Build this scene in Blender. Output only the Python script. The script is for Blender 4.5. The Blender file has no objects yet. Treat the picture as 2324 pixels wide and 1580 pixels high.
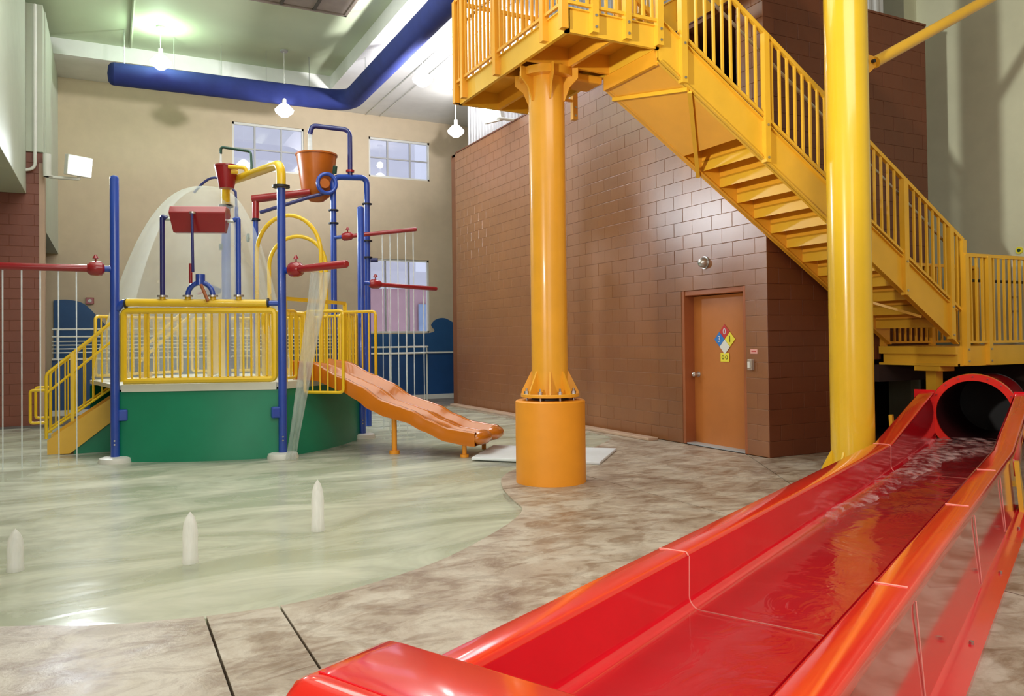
import bpy, math, random
from mathutils import Vector, Matrix
from mathutils.geometry import tessellate_polygon
random.seed(7)
SC = bpy.context.scene
COL = SC.collection
pi = math.pi
def V(*a): return Vector(a[0] if len(a) == 1 else a)

# ------------------------------------------------------------------ camera
FPX = 1800.0
th, pt, rl = math.radians(26.9), math.radians(0.87), math.radians(0.65)
fwd = V(math.sin(th)*math.cos(pt), math.cos(th)*math.cos(pt), math.sin(pt))
r0 = V(math.cos(th), -math.sin(th), 0); u0 = r0.cross(fwd)
RR = math.cos(rl)*r0 - math.sin(rl)*u0
UU = math.sin(rl)*r0 + math.cos(rl)*u0
cd = bpy.data.cameras.new('camera'); cam = bpy.data.objects.new('camera', cd); COL.objects.link(cam)
m = Matrix((RR, UU, -fwd)).transposed().to_4x4(); m.translation = V(0, 0, 1.52)
cam.matrix_world = m
cd.sensor_fit = 'HORIZONTAL'; cd.sensor_width = 36.0; cd.lens = 36.0*FPX/2324.0
cd.shift_y = -45.0/2324.0; cd.clip_start = 0.05; cd.clip_end = 200
SC.camera = cam

# ------------------------------------------------------------------ view, world, lights
SC.view_settings.view_transform = 'Standard'
SC.view_settings.look = 'None'
SC.view_settings.gamma = 1.0
SC.view_settings.use_curve_mapping = False
SC.cycles.max_bounces = 7
SC.cycles.diffuse_bounces = 3
SC.cycles.glossy_bounces = 3
SC.cycles.transparent_max_bounces = 12
SC.cycles.caustics_reflective = False
SC.cycles.caustics_refractive = False
SC.view_settings.exposure = 0.0
W = bpy.data.worlds.new('world'); SC.world = W; W.use_nodes = True
bg = W.node_tree.nodes['Background']; bg.inputs[0].default_value = (0.80, 0.86, 1.0, 1); bg.inputs[1].default_value = 1.15

def area(name, loc, aim, sx, sy, power, color=(1, 1, 1), spread=180):
    l = bpy.data.lights.new(name, 'AREA'); l.shape = 'RECTANGLE'; l.size = sx; l.size_y = sy
    l.energy = power; l.color = color; l.spread = math.radians(spread)
    o = bpy.data.objects.new(name, l); COL.objects.link(o); o.location = loc
    o.rotation_euler = (V(aim)-V(loc)).to_track_quat('-Z', 'Y').to_euler(); return o
def spot(name, loc, aim, power, color=(1, 1, 1), ang=120, rad=0.15, blend=0.6):
    l = bpy.data.lights.new(name, 'SPOT'); l.energy = power; l.color = color
    l.spot_size = math.radians(ang); l.spot_blend = blend; l.shadow_soft_size = rad
    o = bpy.data.objects.new(name, l); COL.objects.link(o); o.location = loc
    o.rotation_euler = (V(aim)-V(loc)).to_track_quat('-Z', 'Y').to_euler(); return o
def point(name, loc, power, color=(1, 1, 1), rad=0.15):
    l = bpy.data.lights.new(name, 'POINT'); l.energy = power; l.color = color; l.shadow_soft_size = rad
    o = bpy.data.objects.new(name, l); COL.objects.link(o); o.location = loc; return o

area('ceiling_light_near', (2.5, -0.5, 7.9), (3.5, 4.5, 0), 8, 6, 720, (1.0, 0.97, 0.92))
area('back_fill_light', (-1.0, -5.6, 3.6), (2.5, 8, 1.5), 9, 5, 320, (1.0, 0.97, 0.93))  # added fill from behind the camera; the back wall has no window
spot('wall_flood_light', (-4.6, 1.9, 3.1), (7.5, 6.6, 4.2), 1000, (1.0, 0.95, 0.85), 84, 0.15)
spot('east_wall_fill', (-4.6, 1.9, 3.2), (11.6, 8.0, 5.2), 3200, (0.96, 1.0, 0.88), 26, 0.2, 0.9)  # added spot that brightens the right wall; no fixture stands there
spot('left_flood_light', (-0.45, 17.1, 4.95), (5.5, 10.0, 2.8), 1050, (0.88, 0.95, 1.0), 130, 0.3)
spot('tower_flood_light', (6.9, 14.5, 6.40), (5.9, 16.6, 9.0), 1400, (1.0, 0.98, 1.0), 150, 0.15)
area('pool_ceiling_light', (1.5, 12.0, 8.3), (1.5, 12.5, 0), 5, 9, 560, (0.97, 1.0, 0.93))

# ------------------------------------------------------------------ materials
def new_mat(name):
    mt = bpy.data.materials.new(name); mt.use_nodes = True
    nt = mt.node_tree; return mt, nt, nt.nodes['Principled BSDF']
def N(nt, kind, **kw):
    n = nt.nodes.new(kind)
    for k, v in kw.items(): setattr(n, k, v)
    return n
def coords(nt, scale=(1, 1, 1)):
    g = N(nt, 'ShaderNodeNewGeometry'); mp = N(nt, 'ShaderNodeMapping'); mp.inputs['Scale'].default_value = scale
    nt.links.new(g.outputs['Position'], mp.inputs['Vector']); return mp.outputs['Vector']
def noise(nt, vec, scale, detail=4, rough=0.55, dist=0.0):
    n = N(nt, 'ShaderNodeTexNoise'); n.inputs['Scale'].default_value = scale
    n.inputs['Detail'].default_value = detail; n.inputs['Roughness'].default_value = rough
    n.inputs['Distortion'].default_value = dist
    nt.links.new(vec, n.inputs['Vector']); return n.outputs['Fac']
def ramp(nt, fac, stops):
    r = N(nt, 'ShaderNodeValToRGB'); e = r.color_ramp.elements
    while len(e) < len(stops): e.new(0.5)
    for i, (p, c) in enumerate(stops):
        e[i].position = p; e[i].color = (c[0], c[1], c[2], 1)
    nt.links.new(fac, r.inputs['Fac']); return r.outputs['Color']
def bump(nt, bsdf, height, strength, dist=0.01):
    b = N(nt, 'ShaderNodeBump'); b.inputs['Strength'].default_value = strength; b.inputs['Distance'].default_value = dist
    nt.links.new(height, b.inputs['Height']); nt.links.new(b.outputs['Normal'], bsdf.inputs['Normal']); return b
def simple(name, col, rough=0.4, var=0.06, bs=0.0, bscale=20, metal=0.0, coat=0.0, nscale=3.0):
    mt, nt, b = new_mat(name)
    vec = coords(nt); f = noise(nt, vec, nscale, 3)
    lo = [c*(1-var) for c in col]; hi = [min(1, c*(1+var)) for c in col]
    nt.links.new(ramp(nt, f, [(0.3, lo), (0.7, hi)]), b.inputs['Base Color'])
    b.inputs['Roughness'].default_value = rough; b.inputs['Metallic'].default_value = metal
    b.inputs['Coat Weight'].default_value = coat; b.inputs['Coat Roughness'].default_value = 0.08
    if bs: bump(nt, b, noise(nt, vec, bscale, 3), bs)
    return mt
M = {}
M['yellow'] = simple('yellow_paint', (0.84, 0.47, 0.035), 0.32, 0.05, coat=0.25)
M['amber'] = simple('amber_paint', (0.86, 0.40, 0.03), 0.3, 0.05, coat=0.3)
M['column_yellow'] = simple('column_yellow_paint', (0.86, 0.55, 0.03), 0.22, 0.03, coat=0.5)
M['orange_drum'] = simple('orange_drum_paint', (0.86, 0.33, 0.02), 0.45, 0.05)
M['play_yellow'] = simple('play_yellow_paint', (0.86, 0.56, 0.02), 0.3, 0.05, coat=0.3)
M['blue'] = simple('blue_paint', (0.018, 0.068, 0.42), 0.3, 0.1, coat=0.4)
M['navy'] = simple('navy_paint', (0.018, 0.022, 0.16), 0.3, 0.1, coat=0.4)
M['duct'] = simple('blue_fabric', (0.015, 0.028, 0.17), 0.85, 0.12, 0.3, 6)
M['red_paint'] = simple('red_paint', (0.31, 0.009, 0.016), 0.3, 0.1, coat=0.4)
M['dark_green'] = simple('dark_green_paint', (0.02, 0.07, 0.05), 0.35, 0.1)
M['green'] = simple('green_skirt_paint', (0.006, 0.235, 0.125), 0.38, 0.10, 0.15, 3, nscale=1.2)
M['orange_slide'] = simple('orange_fibreglass', (0.56, 0.155, 0.004), 0.2, 0.05, coat=0.5)
M['orange_bucket'] = simple('orange_bucket_plastic', (0.46, 0.115, 0.010), 0.3, 0.12)
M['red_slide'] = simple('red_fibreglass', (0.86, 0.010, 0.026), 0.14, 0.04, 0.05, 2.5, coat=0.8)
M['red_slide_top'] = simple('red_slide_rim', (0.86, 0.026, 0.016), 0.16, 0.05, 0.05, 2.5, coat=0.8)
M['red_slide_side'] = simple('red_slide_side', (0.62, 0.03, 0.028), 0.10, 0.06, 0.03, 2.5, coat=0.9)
M['tube_shade'] = simple('tube_shade', (0.06, 0.004, 0.006), 0.5, 0.1)
M['seam'] = simple('pink_seam', (0.86, 0.34, 0.30), 0.4, 0.05)
M['white'] = simple('white_paint', (0.78, 0.78, 0.74), 0.4, 0.03)
M['bulkhead'] = simple('bulkhead_paint', (0.56, 0.60, 0.50), 0.6, 0.03)
M['cream_fascia'] = simple('cream_fascia', (0.72, 0.72, 0.64), 0.5, 0.04)
M['steel'] = simple('steel', (0.55, 0.56, 0.56), 0.3, 0.05, metal=0.9)
M['black'] = simple('black_rubber', (0.015, 0.015, 0.02), 0.5, 0.1)
M['dark'] = simple('recess_shade', (0.03, 0.014, 0.01), 0.7, 0.2)
M['joint'] = simple('dark_joint', (0.10, 0.085, 0.07), 0.8, 0.2)
M['mortar'] = simple('brown_mortar', (0.21, 0.070, 0.026), 0.45, 0.1)
M['wall_tan'] = simple('tan_wall_paint', (0.64, 0.52, 0.36), 0.55, 0.04, 0.12, 5)
M['wall_green'] = simple('green_beige_paint', (0.62, 0.62, 0.46), 0.6, 0.04, 0.1, 8)
M['ceiling'] = simple('ceiling_paint', (0.84, 0.84, 0.82), 0.6, 0.03)
M['tray'] = simple('tray_ceiling_paint', (0.58, 0.66, 0.46), 0.7, 0.06, nscale=0.6)
M['wave_blue'] = simple('blue_mural_paint', (0.02, 0.095, 0.26), 0.5, 0.08)
M['low_blue'] = simple('low_wall_blue', (0.015, 0.07, 0.22), 0.4, 0.08)
M['carpet'] = simple('dark_tile', (0.16, 0.14, 0.13), 0.7, 0.3, 0.2, 20)
M['siding'] = simple('grey_siding', (0.48, 0.48, 0.49), 0.5, 0.05)
M['grille'] = simple('grille_brown', (0.33, 0.27, 0.23), 0.7, 0.1)
M['ext_pink'] = simple('pink_brick', (0.62, 0.40, 0.42), 0.9, 0.05)
M['ext_white'] = simple('white_band', (0.85, 0.86, 0.9), 0.9, 0.03)
M['ext_blue'] = simple('pale_blue_glass', (0.35, 0.47, 0.65), 0.3, 0.1)
M['door'] = simple('door_paint', (0.50, 0.17, 0.04), 0.35, 0.05, 0.05, 10)
M['jamb'] = simple('jamb_paint', (0.36, 0.11, 0.04), 0.35, 0.05)
M['sign_y'] = simple('sign_yellow', (0.85, 0.75, 0.05), 0.4, 0.02)
M['sign_r'] = simple('sign_red', (0.55, 0.03, 0.03), 0.4, 0.02)
M['sign_b'] = simple('sign_blue', (0.03, 0.20, 0.62), 0.4, 0.02)
M['sign_p'] = simple('sign_pink', (0.80, 0.40, 0.36), 0.4, 0.02)
M['knob'] = simple('pale_metal', (0.62, 0.57, 0.54), 0.25, 0.03, metal=0.7)
M['mat'] = simple('white_mat', (0.82, 0.88, 0.95), 0.45, 0.04)
M['trim'] = simple('tan_trim', (0.52, 0.36, 0.26), 0.5, 0.05)
M['digit_dark'] = simple('sign_ink', (0.08, 0.07, 0.02), 0.5, 0.02)
M['digit_pale'] = simple('sign_pale_ink', (0.7, 0.7, 0.75), 0.5, 0.02)

def brick_mat(name, c0, c1, rough, coat):
    mt, nt, b = new_mat(name)
    vec = coords(nt)
    oi = N(nt, 'ShaderNodeObjectInfo')
    f = noise(nt, vec, 1.1, 4)
    mx = N(nt, 'ShaderNodeMath', operation='MULTIPLY_ADD'); mx.inputs[1].default_value = 0.25
    nt.links.new(oi.outputs['Random'], mx.inputs[0]); nt.links.new(f, mx.inputs[2])
    nt.links.new(ramp(nt, mx.outputs[0], [(0.35, c0), (0.95, c1)]), b.inputs['Base Color'])
    b.inputs['Roughness'].default_value = rough
    b.inputs['Coat Weight'].default_value = coat; b.inputs['Coat Roughness'].default_value = 0.28
    n1 = noise(nt, vec, 9, 3); n2 = noise(nt, vec, 2.2, 2)
    ad = N(nt, 'ShaderNodeMath', operation='ADD'); nt.links.new(n1, ad.inputs[0]); nt.links.new(n2, ad.inputs[1])
    bump(nt, b, ad.outputs[0], 0.18, 0.02)
    return mt
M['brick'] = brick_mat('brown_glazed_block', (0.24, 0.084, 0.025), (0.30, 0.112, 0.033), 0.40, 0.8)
M['brick_shaded'] = brick_mat('shaded_brown_block', (0.125, 0.030, 0.010), (0.155, 0.040, 0.013), 0.5, 0.1)  # same brown block, its colour darkened for the shaded tower face
M['brick_red'] = brick_mat('red_brown_block', (0.19, 0.050, 0.026), (0.23, 0.064, 0.032), 0.45, 0.15)

# stamped deck concrete
mt, nt, b = new_mat('stamped_concrete')
vec = coords(nt, (1, 1, 1))
f1 = noise(nt, vec, 2.0, 10, 0.70, 0.4); f2 = noise(nt, vec, 7.0, 6, 0.6, 0.4)
mv = coords(nt, (1.3, 2.6, 1)); f3 = noise(nt, mv, 2.2, 7, 0.66, 1.2)
c1 = ramp(nt, f1, [(0.36, (0.20, 0.125, 0.075)), (0.48, (0.36, 0.275, 0.20)), (0.58, (0.54, 0.48, 0.40))])
c2 = ramp(nt, f3, [(0.42, (0.20, 0.13, 0.08)), (0.55, (0.58, 0.52, 0.43))])
mx = N(nt, 'ShaderNodeMixRGB'); mx.inputs['Fac'].default_value = 0.38
nt.links.new(c1, mx.inputs[1]); nt.links.new(c2, mx.inputs[2])
nt.links.new(mx.outputs[0], b.inputs['Base Color'])
rr = ramp(nt, f1, [(0.35, (0.36,)*3), (0.7, (0.62,)*3)]); nt.links.new(rr, b.inputs['Roughness'])
ad = N(nt, 'ShaderNodeMath', operation='ADD'); nt.links.new(f2, ad.inputs[0]); nt.links.new(f3, ad.inputs[1])
bump(nt, b, ad.outputs[0], 0.5, 0.012)
M['deck'] = mt

# pool floor
mt, nt, b = new_mat('pool_floor')
vec = coords(nt, (1, 2.2, 1)); f1 = noise(nt, vec, 0.55, 5, 0.6, 0.8)
nt.links.new(ramp(nt, f1, [(0.35, (0.60, 0.62, 0.42)), (0.65, (0.72, 0.75, 0.60))]), b.inputs['Base Color'])
b.inputs['Roughness'].default_value = 0.6
M['pool_floor'] = mt

def water_mat(name, tint, gloss_rough, scale, bst, aniso=(1, 1, 1), ior=1.33, milk=0.0, milkcol=(0.9, 0.95, 0.95)):
    mt, nt, b = new_mat(name); nt.nodes.remove(b)
    out = nt.nodes['Material Output']
    tr = N(nt, 'ShaderNodeBsdfTransparent'); tr.inputs[0].default_value = (*tint, 1)
    gl = N(nt, 'ShaderNodeBsdfGlossy'); gl.inputs['Roughness'].default_value = gloss_rough
    fr = N(nt, 'ShaderNodeFresnel'); fr.inputs['IOR'].default_value = ior
    vec = coords(nt, aniso); n1 = noise(nt, vec, scale, 4, 0.5, 1.2)
    bp = N(nt, 'ShaderNodeBump'); bp.inputs['Strength'].default_value = bst; bp.inputs['Distance'].default_value = 0.05
    nt.links.new(n1, bp.inputs['Height'])
    for x in (gl, fr): nt.links.new(bp.outputs['Normal'], x.inputs['Normal'])
    mx = N(nt, 'ShaderNodeMixShader')
    nt.links.new(fr.outputs[0], mx.inputs[0]); nt.links.new(tr.outputs[0], mx.inputs[1]); nt.links.new(gl.outputs[0], mx.inputs[2])
    last = mx.outputs[0]
    if milk:
        df = N(nt, 'ShaderNodeBsdfDiffuse'); df.inputs[0].default_value = (*milkcol, 1)
        m2 = N(nt, 'ShaderNodeMixShader')
        rc = ramp(nt, noise(nt, coords(nt, aniso), scale*0.6, 5, 0.6, 1.0), [(0.4, (milk*0.35,)*3), (0.7, (milk,)*3)])
        nt.links.new(rc, m2.inputs[0]); nt.links.new(last, m2.inputs[1]); nt.links.new(df.outputs[0], m2.inputs[2])
        last = m2.outputs[0]
    nt.links.new(last, out.inputs['Surface']); return mt
M['water'] = water_mat('pool_water', (0.97, 1.0, 0.95), 0.17, 1.0, 0.10, (1, 2.6, 1), milk=0.64, milkcol=(0.82, 0.82, 0.70))
M['slide_water'] = water_mat('slide_water', (1.0, 0.90, 0.88), 0.07, 2.5, 0.22, (1, 1, 1), milk=0.02)

def spray_mat(name, col, alpha, streak):
    mt, nt, b = new_mat(name); nt.nodes.remove(b)
    out = nt.nodes['Material Output']
    tr = N(nt, 'ShaderNodeBsdfTransparent'); df = N(nt, 'ShaderNodeBsdfDiffuse'); df.inputs[0].default_value = (*col, 1)
    tl = N(nt, 'ShaderNodeBsdfTranslucent'); tl.inputs[0].default_value = (*col, 1)
    a = N(nt, 'ShaderNodeMixShader'); a.inputs[0].default_value = 0.5
    nt.links.new(df.outputs[0], a.inputs[1]); nt.links.new(tl.outputs[0], a.inputs[2])
    f = noise(nt, coords(nt, streak), 3.0, 3, 0.5)
    rc = ramp(nt, f, [(0.3, (alpha*0.6,)*3), (0.7, (alpha,)*3)])
    m2 = N(nt, 'ShaderNodeMixShader'); nt.links.new(rc, m2.inputs[0])
    nt.links.new(tr.outputs[0], m2.inputs[1]); nt.links.new(a.outputs[0], m2.inputs[2])
    nt.links.new(m2.outputs[0], out.inputs['Surface']); return mt
M['spray'] = spray_mat('spray_water', (0.85, 0.92, 0.92), 0.42, (4, 4, 0.6))
M['bell'] = spray_mat('bell_water', (0.88, 0.95, 0.92), 0.42, (0.4, 0.4, 0.3))
M['jet'] = spray_mat('jet_water', (1.0, 1.0, 1.0), 0.68, (6, 6, 1))
M['foam'] = spray_mat('slide_foam', (1.0, 0.93, 0.95), 0.62, (3.2, 2.2, 2))
rp = [n for n in M['foam'].node_tree.nodes if n.type == 'VALTORGB'][0]
rp.color_ramp.elements[0].color = (0, 0, 0, 1); rp.color_ramp.elements[0].position = 0.44; rp.color_ramp.elements[1].position = 0.66
M['thin'] = spray_mat('thin_stream_water', (0.9, 0.95, 0.97), 0.75, (1, 1, 2))
mt, nt, b = new_mat('window_glass'); nt.nodes.remove(b)
tr = N(nt, 'ShaderNodeBsdfTransparent'); tr.inputs[0].default_value = (0.93, 0.93, 0.98, 1)
gl = N(nt, 'ShaderNodeBsdfGlossy'); gl.inputs['Roughness'].default_value = 0.02
mx = N(nt, 'ShaderNodeMixShader'); mx.inputs[0].default_value = 0.10
nt.links.new(tr.outputs[0], mx.inputs[1]); nt.links.new(gl.outputs[0], mx.inputs[2])
nt.links.new(mx.outputs[0], nt.nodes['Material Output'].inputs['Surface'])
M['glass'] = mt
def emis(name, col, s):
    mt, nt, b = new_mat(name)
    b.inputs['Base Color'].default_value = (*col, 1); b.inputs['Emission Color'].default_value = (*col, 1)
    b.inputs['Emission Strength'].default_value = s; return mt
M['lamp'] = emis('lamp_glow', (1, 0.98, 0.95), 4.0)
M['lamp_flood'] = emis('flood_glow', (0.97, 1, 0.97), 4.0)

# ------------------------------------------------------------------ mesh builder
class MB:
    def __init__(s): s.v = []; s.f = []; s.sm = []; s.mi = []; s.cur = 0
    def add(s, verts, faces, smooth=False):
        k = len(s.v); s.v += [V(v) for v in verts]
        for f in faces: s.f.append([i+k for i in f]); s.sm.append(smooth); s.mi.append(s.cur)
        return s
    def box(s, lo, hi):
        x0, y0, z0 = lo; x1, y1, z1 = hi
        return s.add([(x0,y0,z0),(x1,y0,z0),(x1,y1,z0),(x0,y1,z0),(x0,y0,z1),(x1,y0,z1),(x1,y1,z1),(x0,y1,z1)],
                     [(0,3,2,1),(4,5,6,7),(0,1,5,4),(1,2,6,5),(2,3,7,6),(3,0,4,7)])
    def bar(s, a, b, w, h, up=(0, 0, 1)):
        a = V(a); b = V(b); d = (b-a).normalized(); up = V(up)
        if abs(d.dot(up)) > 0.99: up = V(0, 1, 0)
        r = d.cross(up).normalized(); u = r.cross(d).normalized()
        vs = []
        for p in (a, b):
            for (i, j) in ((-1,-1),(1,-1),(1,1),(-1,1)): vs.append(p+r*(i*w/2)+u*(j*h/2))
        return s.add(vs, [(0,1,2,3),(7,6,5,4),(0,4,5,1),(1,5,6,2),(2,6,7,3),(3,7,4,0)])
    def prism(s, poly, axis_vec):
        n = len(poly); a = V(axis_vec); vs = [V(p) for p in poly]+[V(p)+a for p in poly]
        return s.add(vs, [tuple(range(n))[::-1], tuple(range(n, 2*n))]+[(i, (i+1) % n, (i+1) % n+n, i+n) for i in range(n)])
    def tube(s, pts, r, seg=14, caps=True, closed=False):
        pts = [V(p) for p in pts]; n = len(pts); rs = r if isinstance(r, (list, tuple)) else [r]*n
        vs = []; fs = []; prev = None
        for i, p in enumerate(pts):
            if closed: d = (pts[(i+1) % n]-pts[i-1]).normalized()
            elif i == 0: d = (pts[1]-pts[0]).normalized()
            elif i == n-1: d = (pts[-1]-pts[-2]).normalized()
            else: d = ((pts[i+1]-p).normalized()+(p-pts[i-1]).normalized()).normalized()
            if prev is None:
                q = V(0, 0, 1) if abs(d.z) < 0.9 else V(1, 0, 0)
                x = d.cross(q).normalized()
            else:
                x = (prev-d*prev.dot(d)).normalized()
            prev = x; y = d.cross(x)
            for k in range(seg):
                a = 2*pi*k/seg; vs.append(p+(x*math.cos(a)+y*math.sin(a))*rs[i])
        m_ = n if closed else n-1
        for i in range(m_):
            for k in range(seg):
                a = i*seg+k; b = i*seg+(k+1) % seg; j = ((i+1) % n)*seg
                fs.append((a, b, j+(k+1) % seg, j+k))
        s.add(vs, fs, True)
        if caps and not closed:
            k0 = len(s.v)-len(vs)
            s.f.append([k0+k for k in range(seg)][::-1]); s.sm.append(False); s.mi.append(s.cur)
            s.f.append([k0+(n-1)*seg+k for k in range(seg)]); s.sm.append(False); s.mi.append(s.cur)
        return s
    def cyl(s, a, b, r, seg=16, r2=None): return s.tube([a, b], [r, r if r2 is None else r2], seg)
    def lathe(s, c, prof, seg=24, cap=True, a0=0, a1=2*pi):
        c = V(c); full = abs(a1-a0-2*pi) < 1e-6; nn = seg if full else seg+1
        vs = []; fs = []
        for (r, z) in prof:
            for k in range(nn):
                a = a0+(a1-a0)*k/seg; vs.append(c+V(r*math.cos(a), r*math.sin(a), z))
        for i in range(len(prof)-1):
            for k in range(seg):
                k2 = (k+1) % nn
                fs.append((i*nn+k, i*nn+k2, (i+1)*nn+k2, (i+1)*nn+k))
        s.add(vs, fs, True)
        if cap and full:
            k0 = len(s.v)-len(vs)
            if prof[0][0] > 1e-4: s.f.append([k0+k for k in range(nn)][::-1]); s.sm.append(False); s.mi.append(s.cur)
            if prof[-1][0] > 1e-4: s.f.append([k0+(len(prof)-1)*nn+k for k in range(nn)]); s.sm.append(False); s.mi.append(s.cur)
        return s
    def grid(s, rows, smooth=True):
        n = len(rows[0]); vs = [p for r in rows for p in r]
        fs = [(i*n+j, i*n+j+1, (i+1)*n+j+1, (i+1)*n+j) for i in range(len(rows)-1) for j in range(n-1)]
        return s.add(vs, fs, smooth)
    def build(s, name, mat, parent=None, bevel=0.0, thick=0.0, angle=40):
        org = V(0, 0, 0); p = parent
        while p is not None: org += p.location; p = p.parent
        me = bpy.data.meshes.new(name); me.from_pydata([tuple(v-org) for v in s.v], [], s.f)
        mats = mat if isinstance(mat, (list, tuple)) else [mat]
        for mm in mats: me.materials.append(M[mm] if isinstance(mm, str) else mm)
        me.polygons.foreach_set('use_smooth', s.sm)
        if len(mats) > 1: me.polygons.foreach_set('material_index', s.mi)
        me.validate(); me.update()
        if any(s.sm): me.set_sharp_from_angle(angle=math.radians(angle))
        o = bpy.data.objects.new(name, me); COL.objects.link(o)
        if parent is not None: o.parent = parent
        if thick:
            md = o.modifiers.new('thickness', 'SOLIDIFY'); md.thickness = thick; md.offset = 0
        if bevel:
            md = o.modifiers.new('bevel', 'BEVEL'); md.width = bevel; md.segments = 2; md.limit_method = 'ANGLE'
            md.harden_normals = False
        return o
def thing(name, label, cat, loc=(0, 0, 0), group=None):
    o = bpy.data.objects.new(name, None); o.empty_display_size = 0.1; COL.objects.link(o); o.location = loc
    o['label'] = label; o['category'] = cat
    if group: o['group'] = group
    return o
def tag(o, label, cat, group=None):
    o['label'] = label; o['category'] = cat
    if group: o['group'] = group
    return o
def struct(o): o['kind'] = 'structure'; return o
def fillet(pts, rad, n=5):
    pts = [V(p) for p in pts]; out = [pts[0]]
    for i in range(1, len(pts)-1):
        a, b, c = pts[i-1], pts[i], pts[i+1]
        d1 = (a-b); d2 = (c-b); r = min(rad, d1.length*0.48, d2.length*0.48)
        p1 = b+d1.normalized()*r; p2 = b+d2.normalized()*r
        for k in range(n+1):
            t = k/n; out.append(p1*(1-t)**2+b*2*t*(1-t)+p2*t*t)
    out.append(pts[-1]); return out
def ring(c, axis, r, h, mb, seg=18):
    c = V(c); a = V(axis).normalized(); mb.cyl(c-a*h/2, c+a*h/2, r, seg); return mb

# ------------------------------------------------------------------ floor and pool
def clip(poly, nx, ny, d):          # keep nx*x+ny*y >= d
    out = []
    for i in range(len(poly)):
        a = poly[i]; b = poly[(i+1) % len(poly)]
        da = nx*a[0]+ny*a[1]-d; db = nx*b[0]+ny*b[1]-d
        if da >= 0: out.append(a)
        if (da > 0 > db) or (da < 0 < db):
            t = da/(da-db); out.append((a[0]+(b[0]-a[0])*t, a[1]+(b[1]-a[1])*t))
    return out
def smooth_curve(pts, n=5):
    out = []
    P = [pts[0]]+list(pts)+[pts[-1]]
    for i in range(1, len(P)-2):
        for k in range(n):
            t = k/n; q = []
            for d in (0, 1):
                p0, p1, p2, p3 = P[i-1][d], P[i][d], P[i+1][d], P[i+2][d]
                q.append(0.5*(2*p1+(p2-p0)*t+(2*p0-5*p1+4*p2-p3)*t*t+(3*p1-p0-3*p2+p3)*t**3))
            out.append(tuple(q))
    out.append(pts[-1]); return out
edge = smooth_curve([(-4.0, 6.6), (-2.2, 5.8), (-0.54, 5.12), (-0.11, 4.9), (0.32, 4.78), (0.67, 4.73), (1.04, 4.75), (1.49, 4.89), (2.04, 5.16),
        (2.58, 5.58), (3.04, 6.01), (3.31, 6.36), (3.42, 6.75), (3.52, 7.1), (3.63, 7.42), (3.85, 7.88), (4.2, 8.3), (4.9, 8.8),
        (5.9, 9.35), (6.66, 9.98), (6.93, 10.32), (7.0, 11.0), (6.95, 13.3), (7.03, 16.8), (6.9, 17.15), (6.4, 17.25)])
deck_poly = [(-5, -6), (11.6, -6), (11.6, 7.46), (7.38, 7.46), (7.38, 17.3), (6.4, 17.3)]+edge[::-1][1:]+[(-5, 6.7)]
tris = tessellate_polygon([[V(x, y, 0) for x, y in deck_poly]])
floor = MB().box((-5, -6, -0.30), (11.6, 22, -0.10)).build('floor', 'joint'); struct(floor)
cells = []
g = 0.007
def cell(*planes): cells.append(planes)
cell((-1, 0, -(0.47-g)))
cell((1, 0, 0.47+g), (-1, 0, -(0.87-g)))
cell((1, 0, 0.87+g), (-1, 0, -(4.73-g)), (0, -1, -(7.3-g)))
cell((1, 0, 0.87+g), (-1, 0, -(4.73-g)), (0, 1, 7.3+g))
k_ = (0.85, -0.52); d_ = 0.85*7.2-0.52*7.55
cell((1, 0, 4.73+g), (-k_[0], -k_[1], -(d_-g)), (0, 1, 2.72+g))
cell((1, 0, 4.73+g), (k_[0], k_[1], d_+g), (0, 1, 2.72+g))
cell((1, 0, 4.73+g), (0, -1, -(2.72-g)))
for planes in cells:
    mb = MB()
    for t in tris:
        poly = [deck_poly[i] for i in t]
        ar = sum(poly[i][0]*poly[(i+1) % 3][1]-poly[(i+1) % 3][0]*poly[i][1] for i in range(3))
        if ar < 0: poly = poly[::-1]
        for p in planes:
            poly = clip(poly, *p)
            if len(poly) < 3: break
        if len(poly) < 3: continue
        n = len(poly)
        mb.add([(x, y, 0) for x, y in poly]+[(x, y, -0.1) for x, y in poly],
               [tuple(range(n))]+[(i, i+n, (i+1) % n+n, (i+1) % n) for i in range(n)])
    mb.build('slab', 'deck', floor)
MB().box((-5, 17.3, -0.10), (11.6, 22, 0.012)).build('walkway', 'carpet', floor)
MB().add([(-5, -6, -0.096), (11.6, -6, -0.096), (11.6, 17.3, -0.096), (-5, 17.3, -0.096)], [(0, 1, 2, 3)]).build('subfloor', 'joint', floor)

pool = thing('wading_pool', 'shallow pale green wading pool with a curved concrete edge under the play tower', 'pool', (1.5, 10, 0))
pool_poly = edge+[(-4.98, 17.29), (-4.98, 6.7)]
ptr = tessellate_polygon([[V(x, y, 0) for x, y in pool_poly]])
def sheet(z, name, mat):
    mb = MB(); fs = []
    for t in ptr:
        a, b, c = [pool_poly[i] for i in t]
        if (b[0]-a[0])*(c[1]-a[1])-(c[0]-a[0])*(b[1]-a[1]) < 0: t = t[::-1]
        fs.append(t)
    mb.add([(x, y, z) for x, y in pool_poly], fs); return mb.build(name, mat, pool)
sheet(-0.07, 'basin', 'pool_floor'); sheet(-0.016, 'water', 'water')

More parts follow.
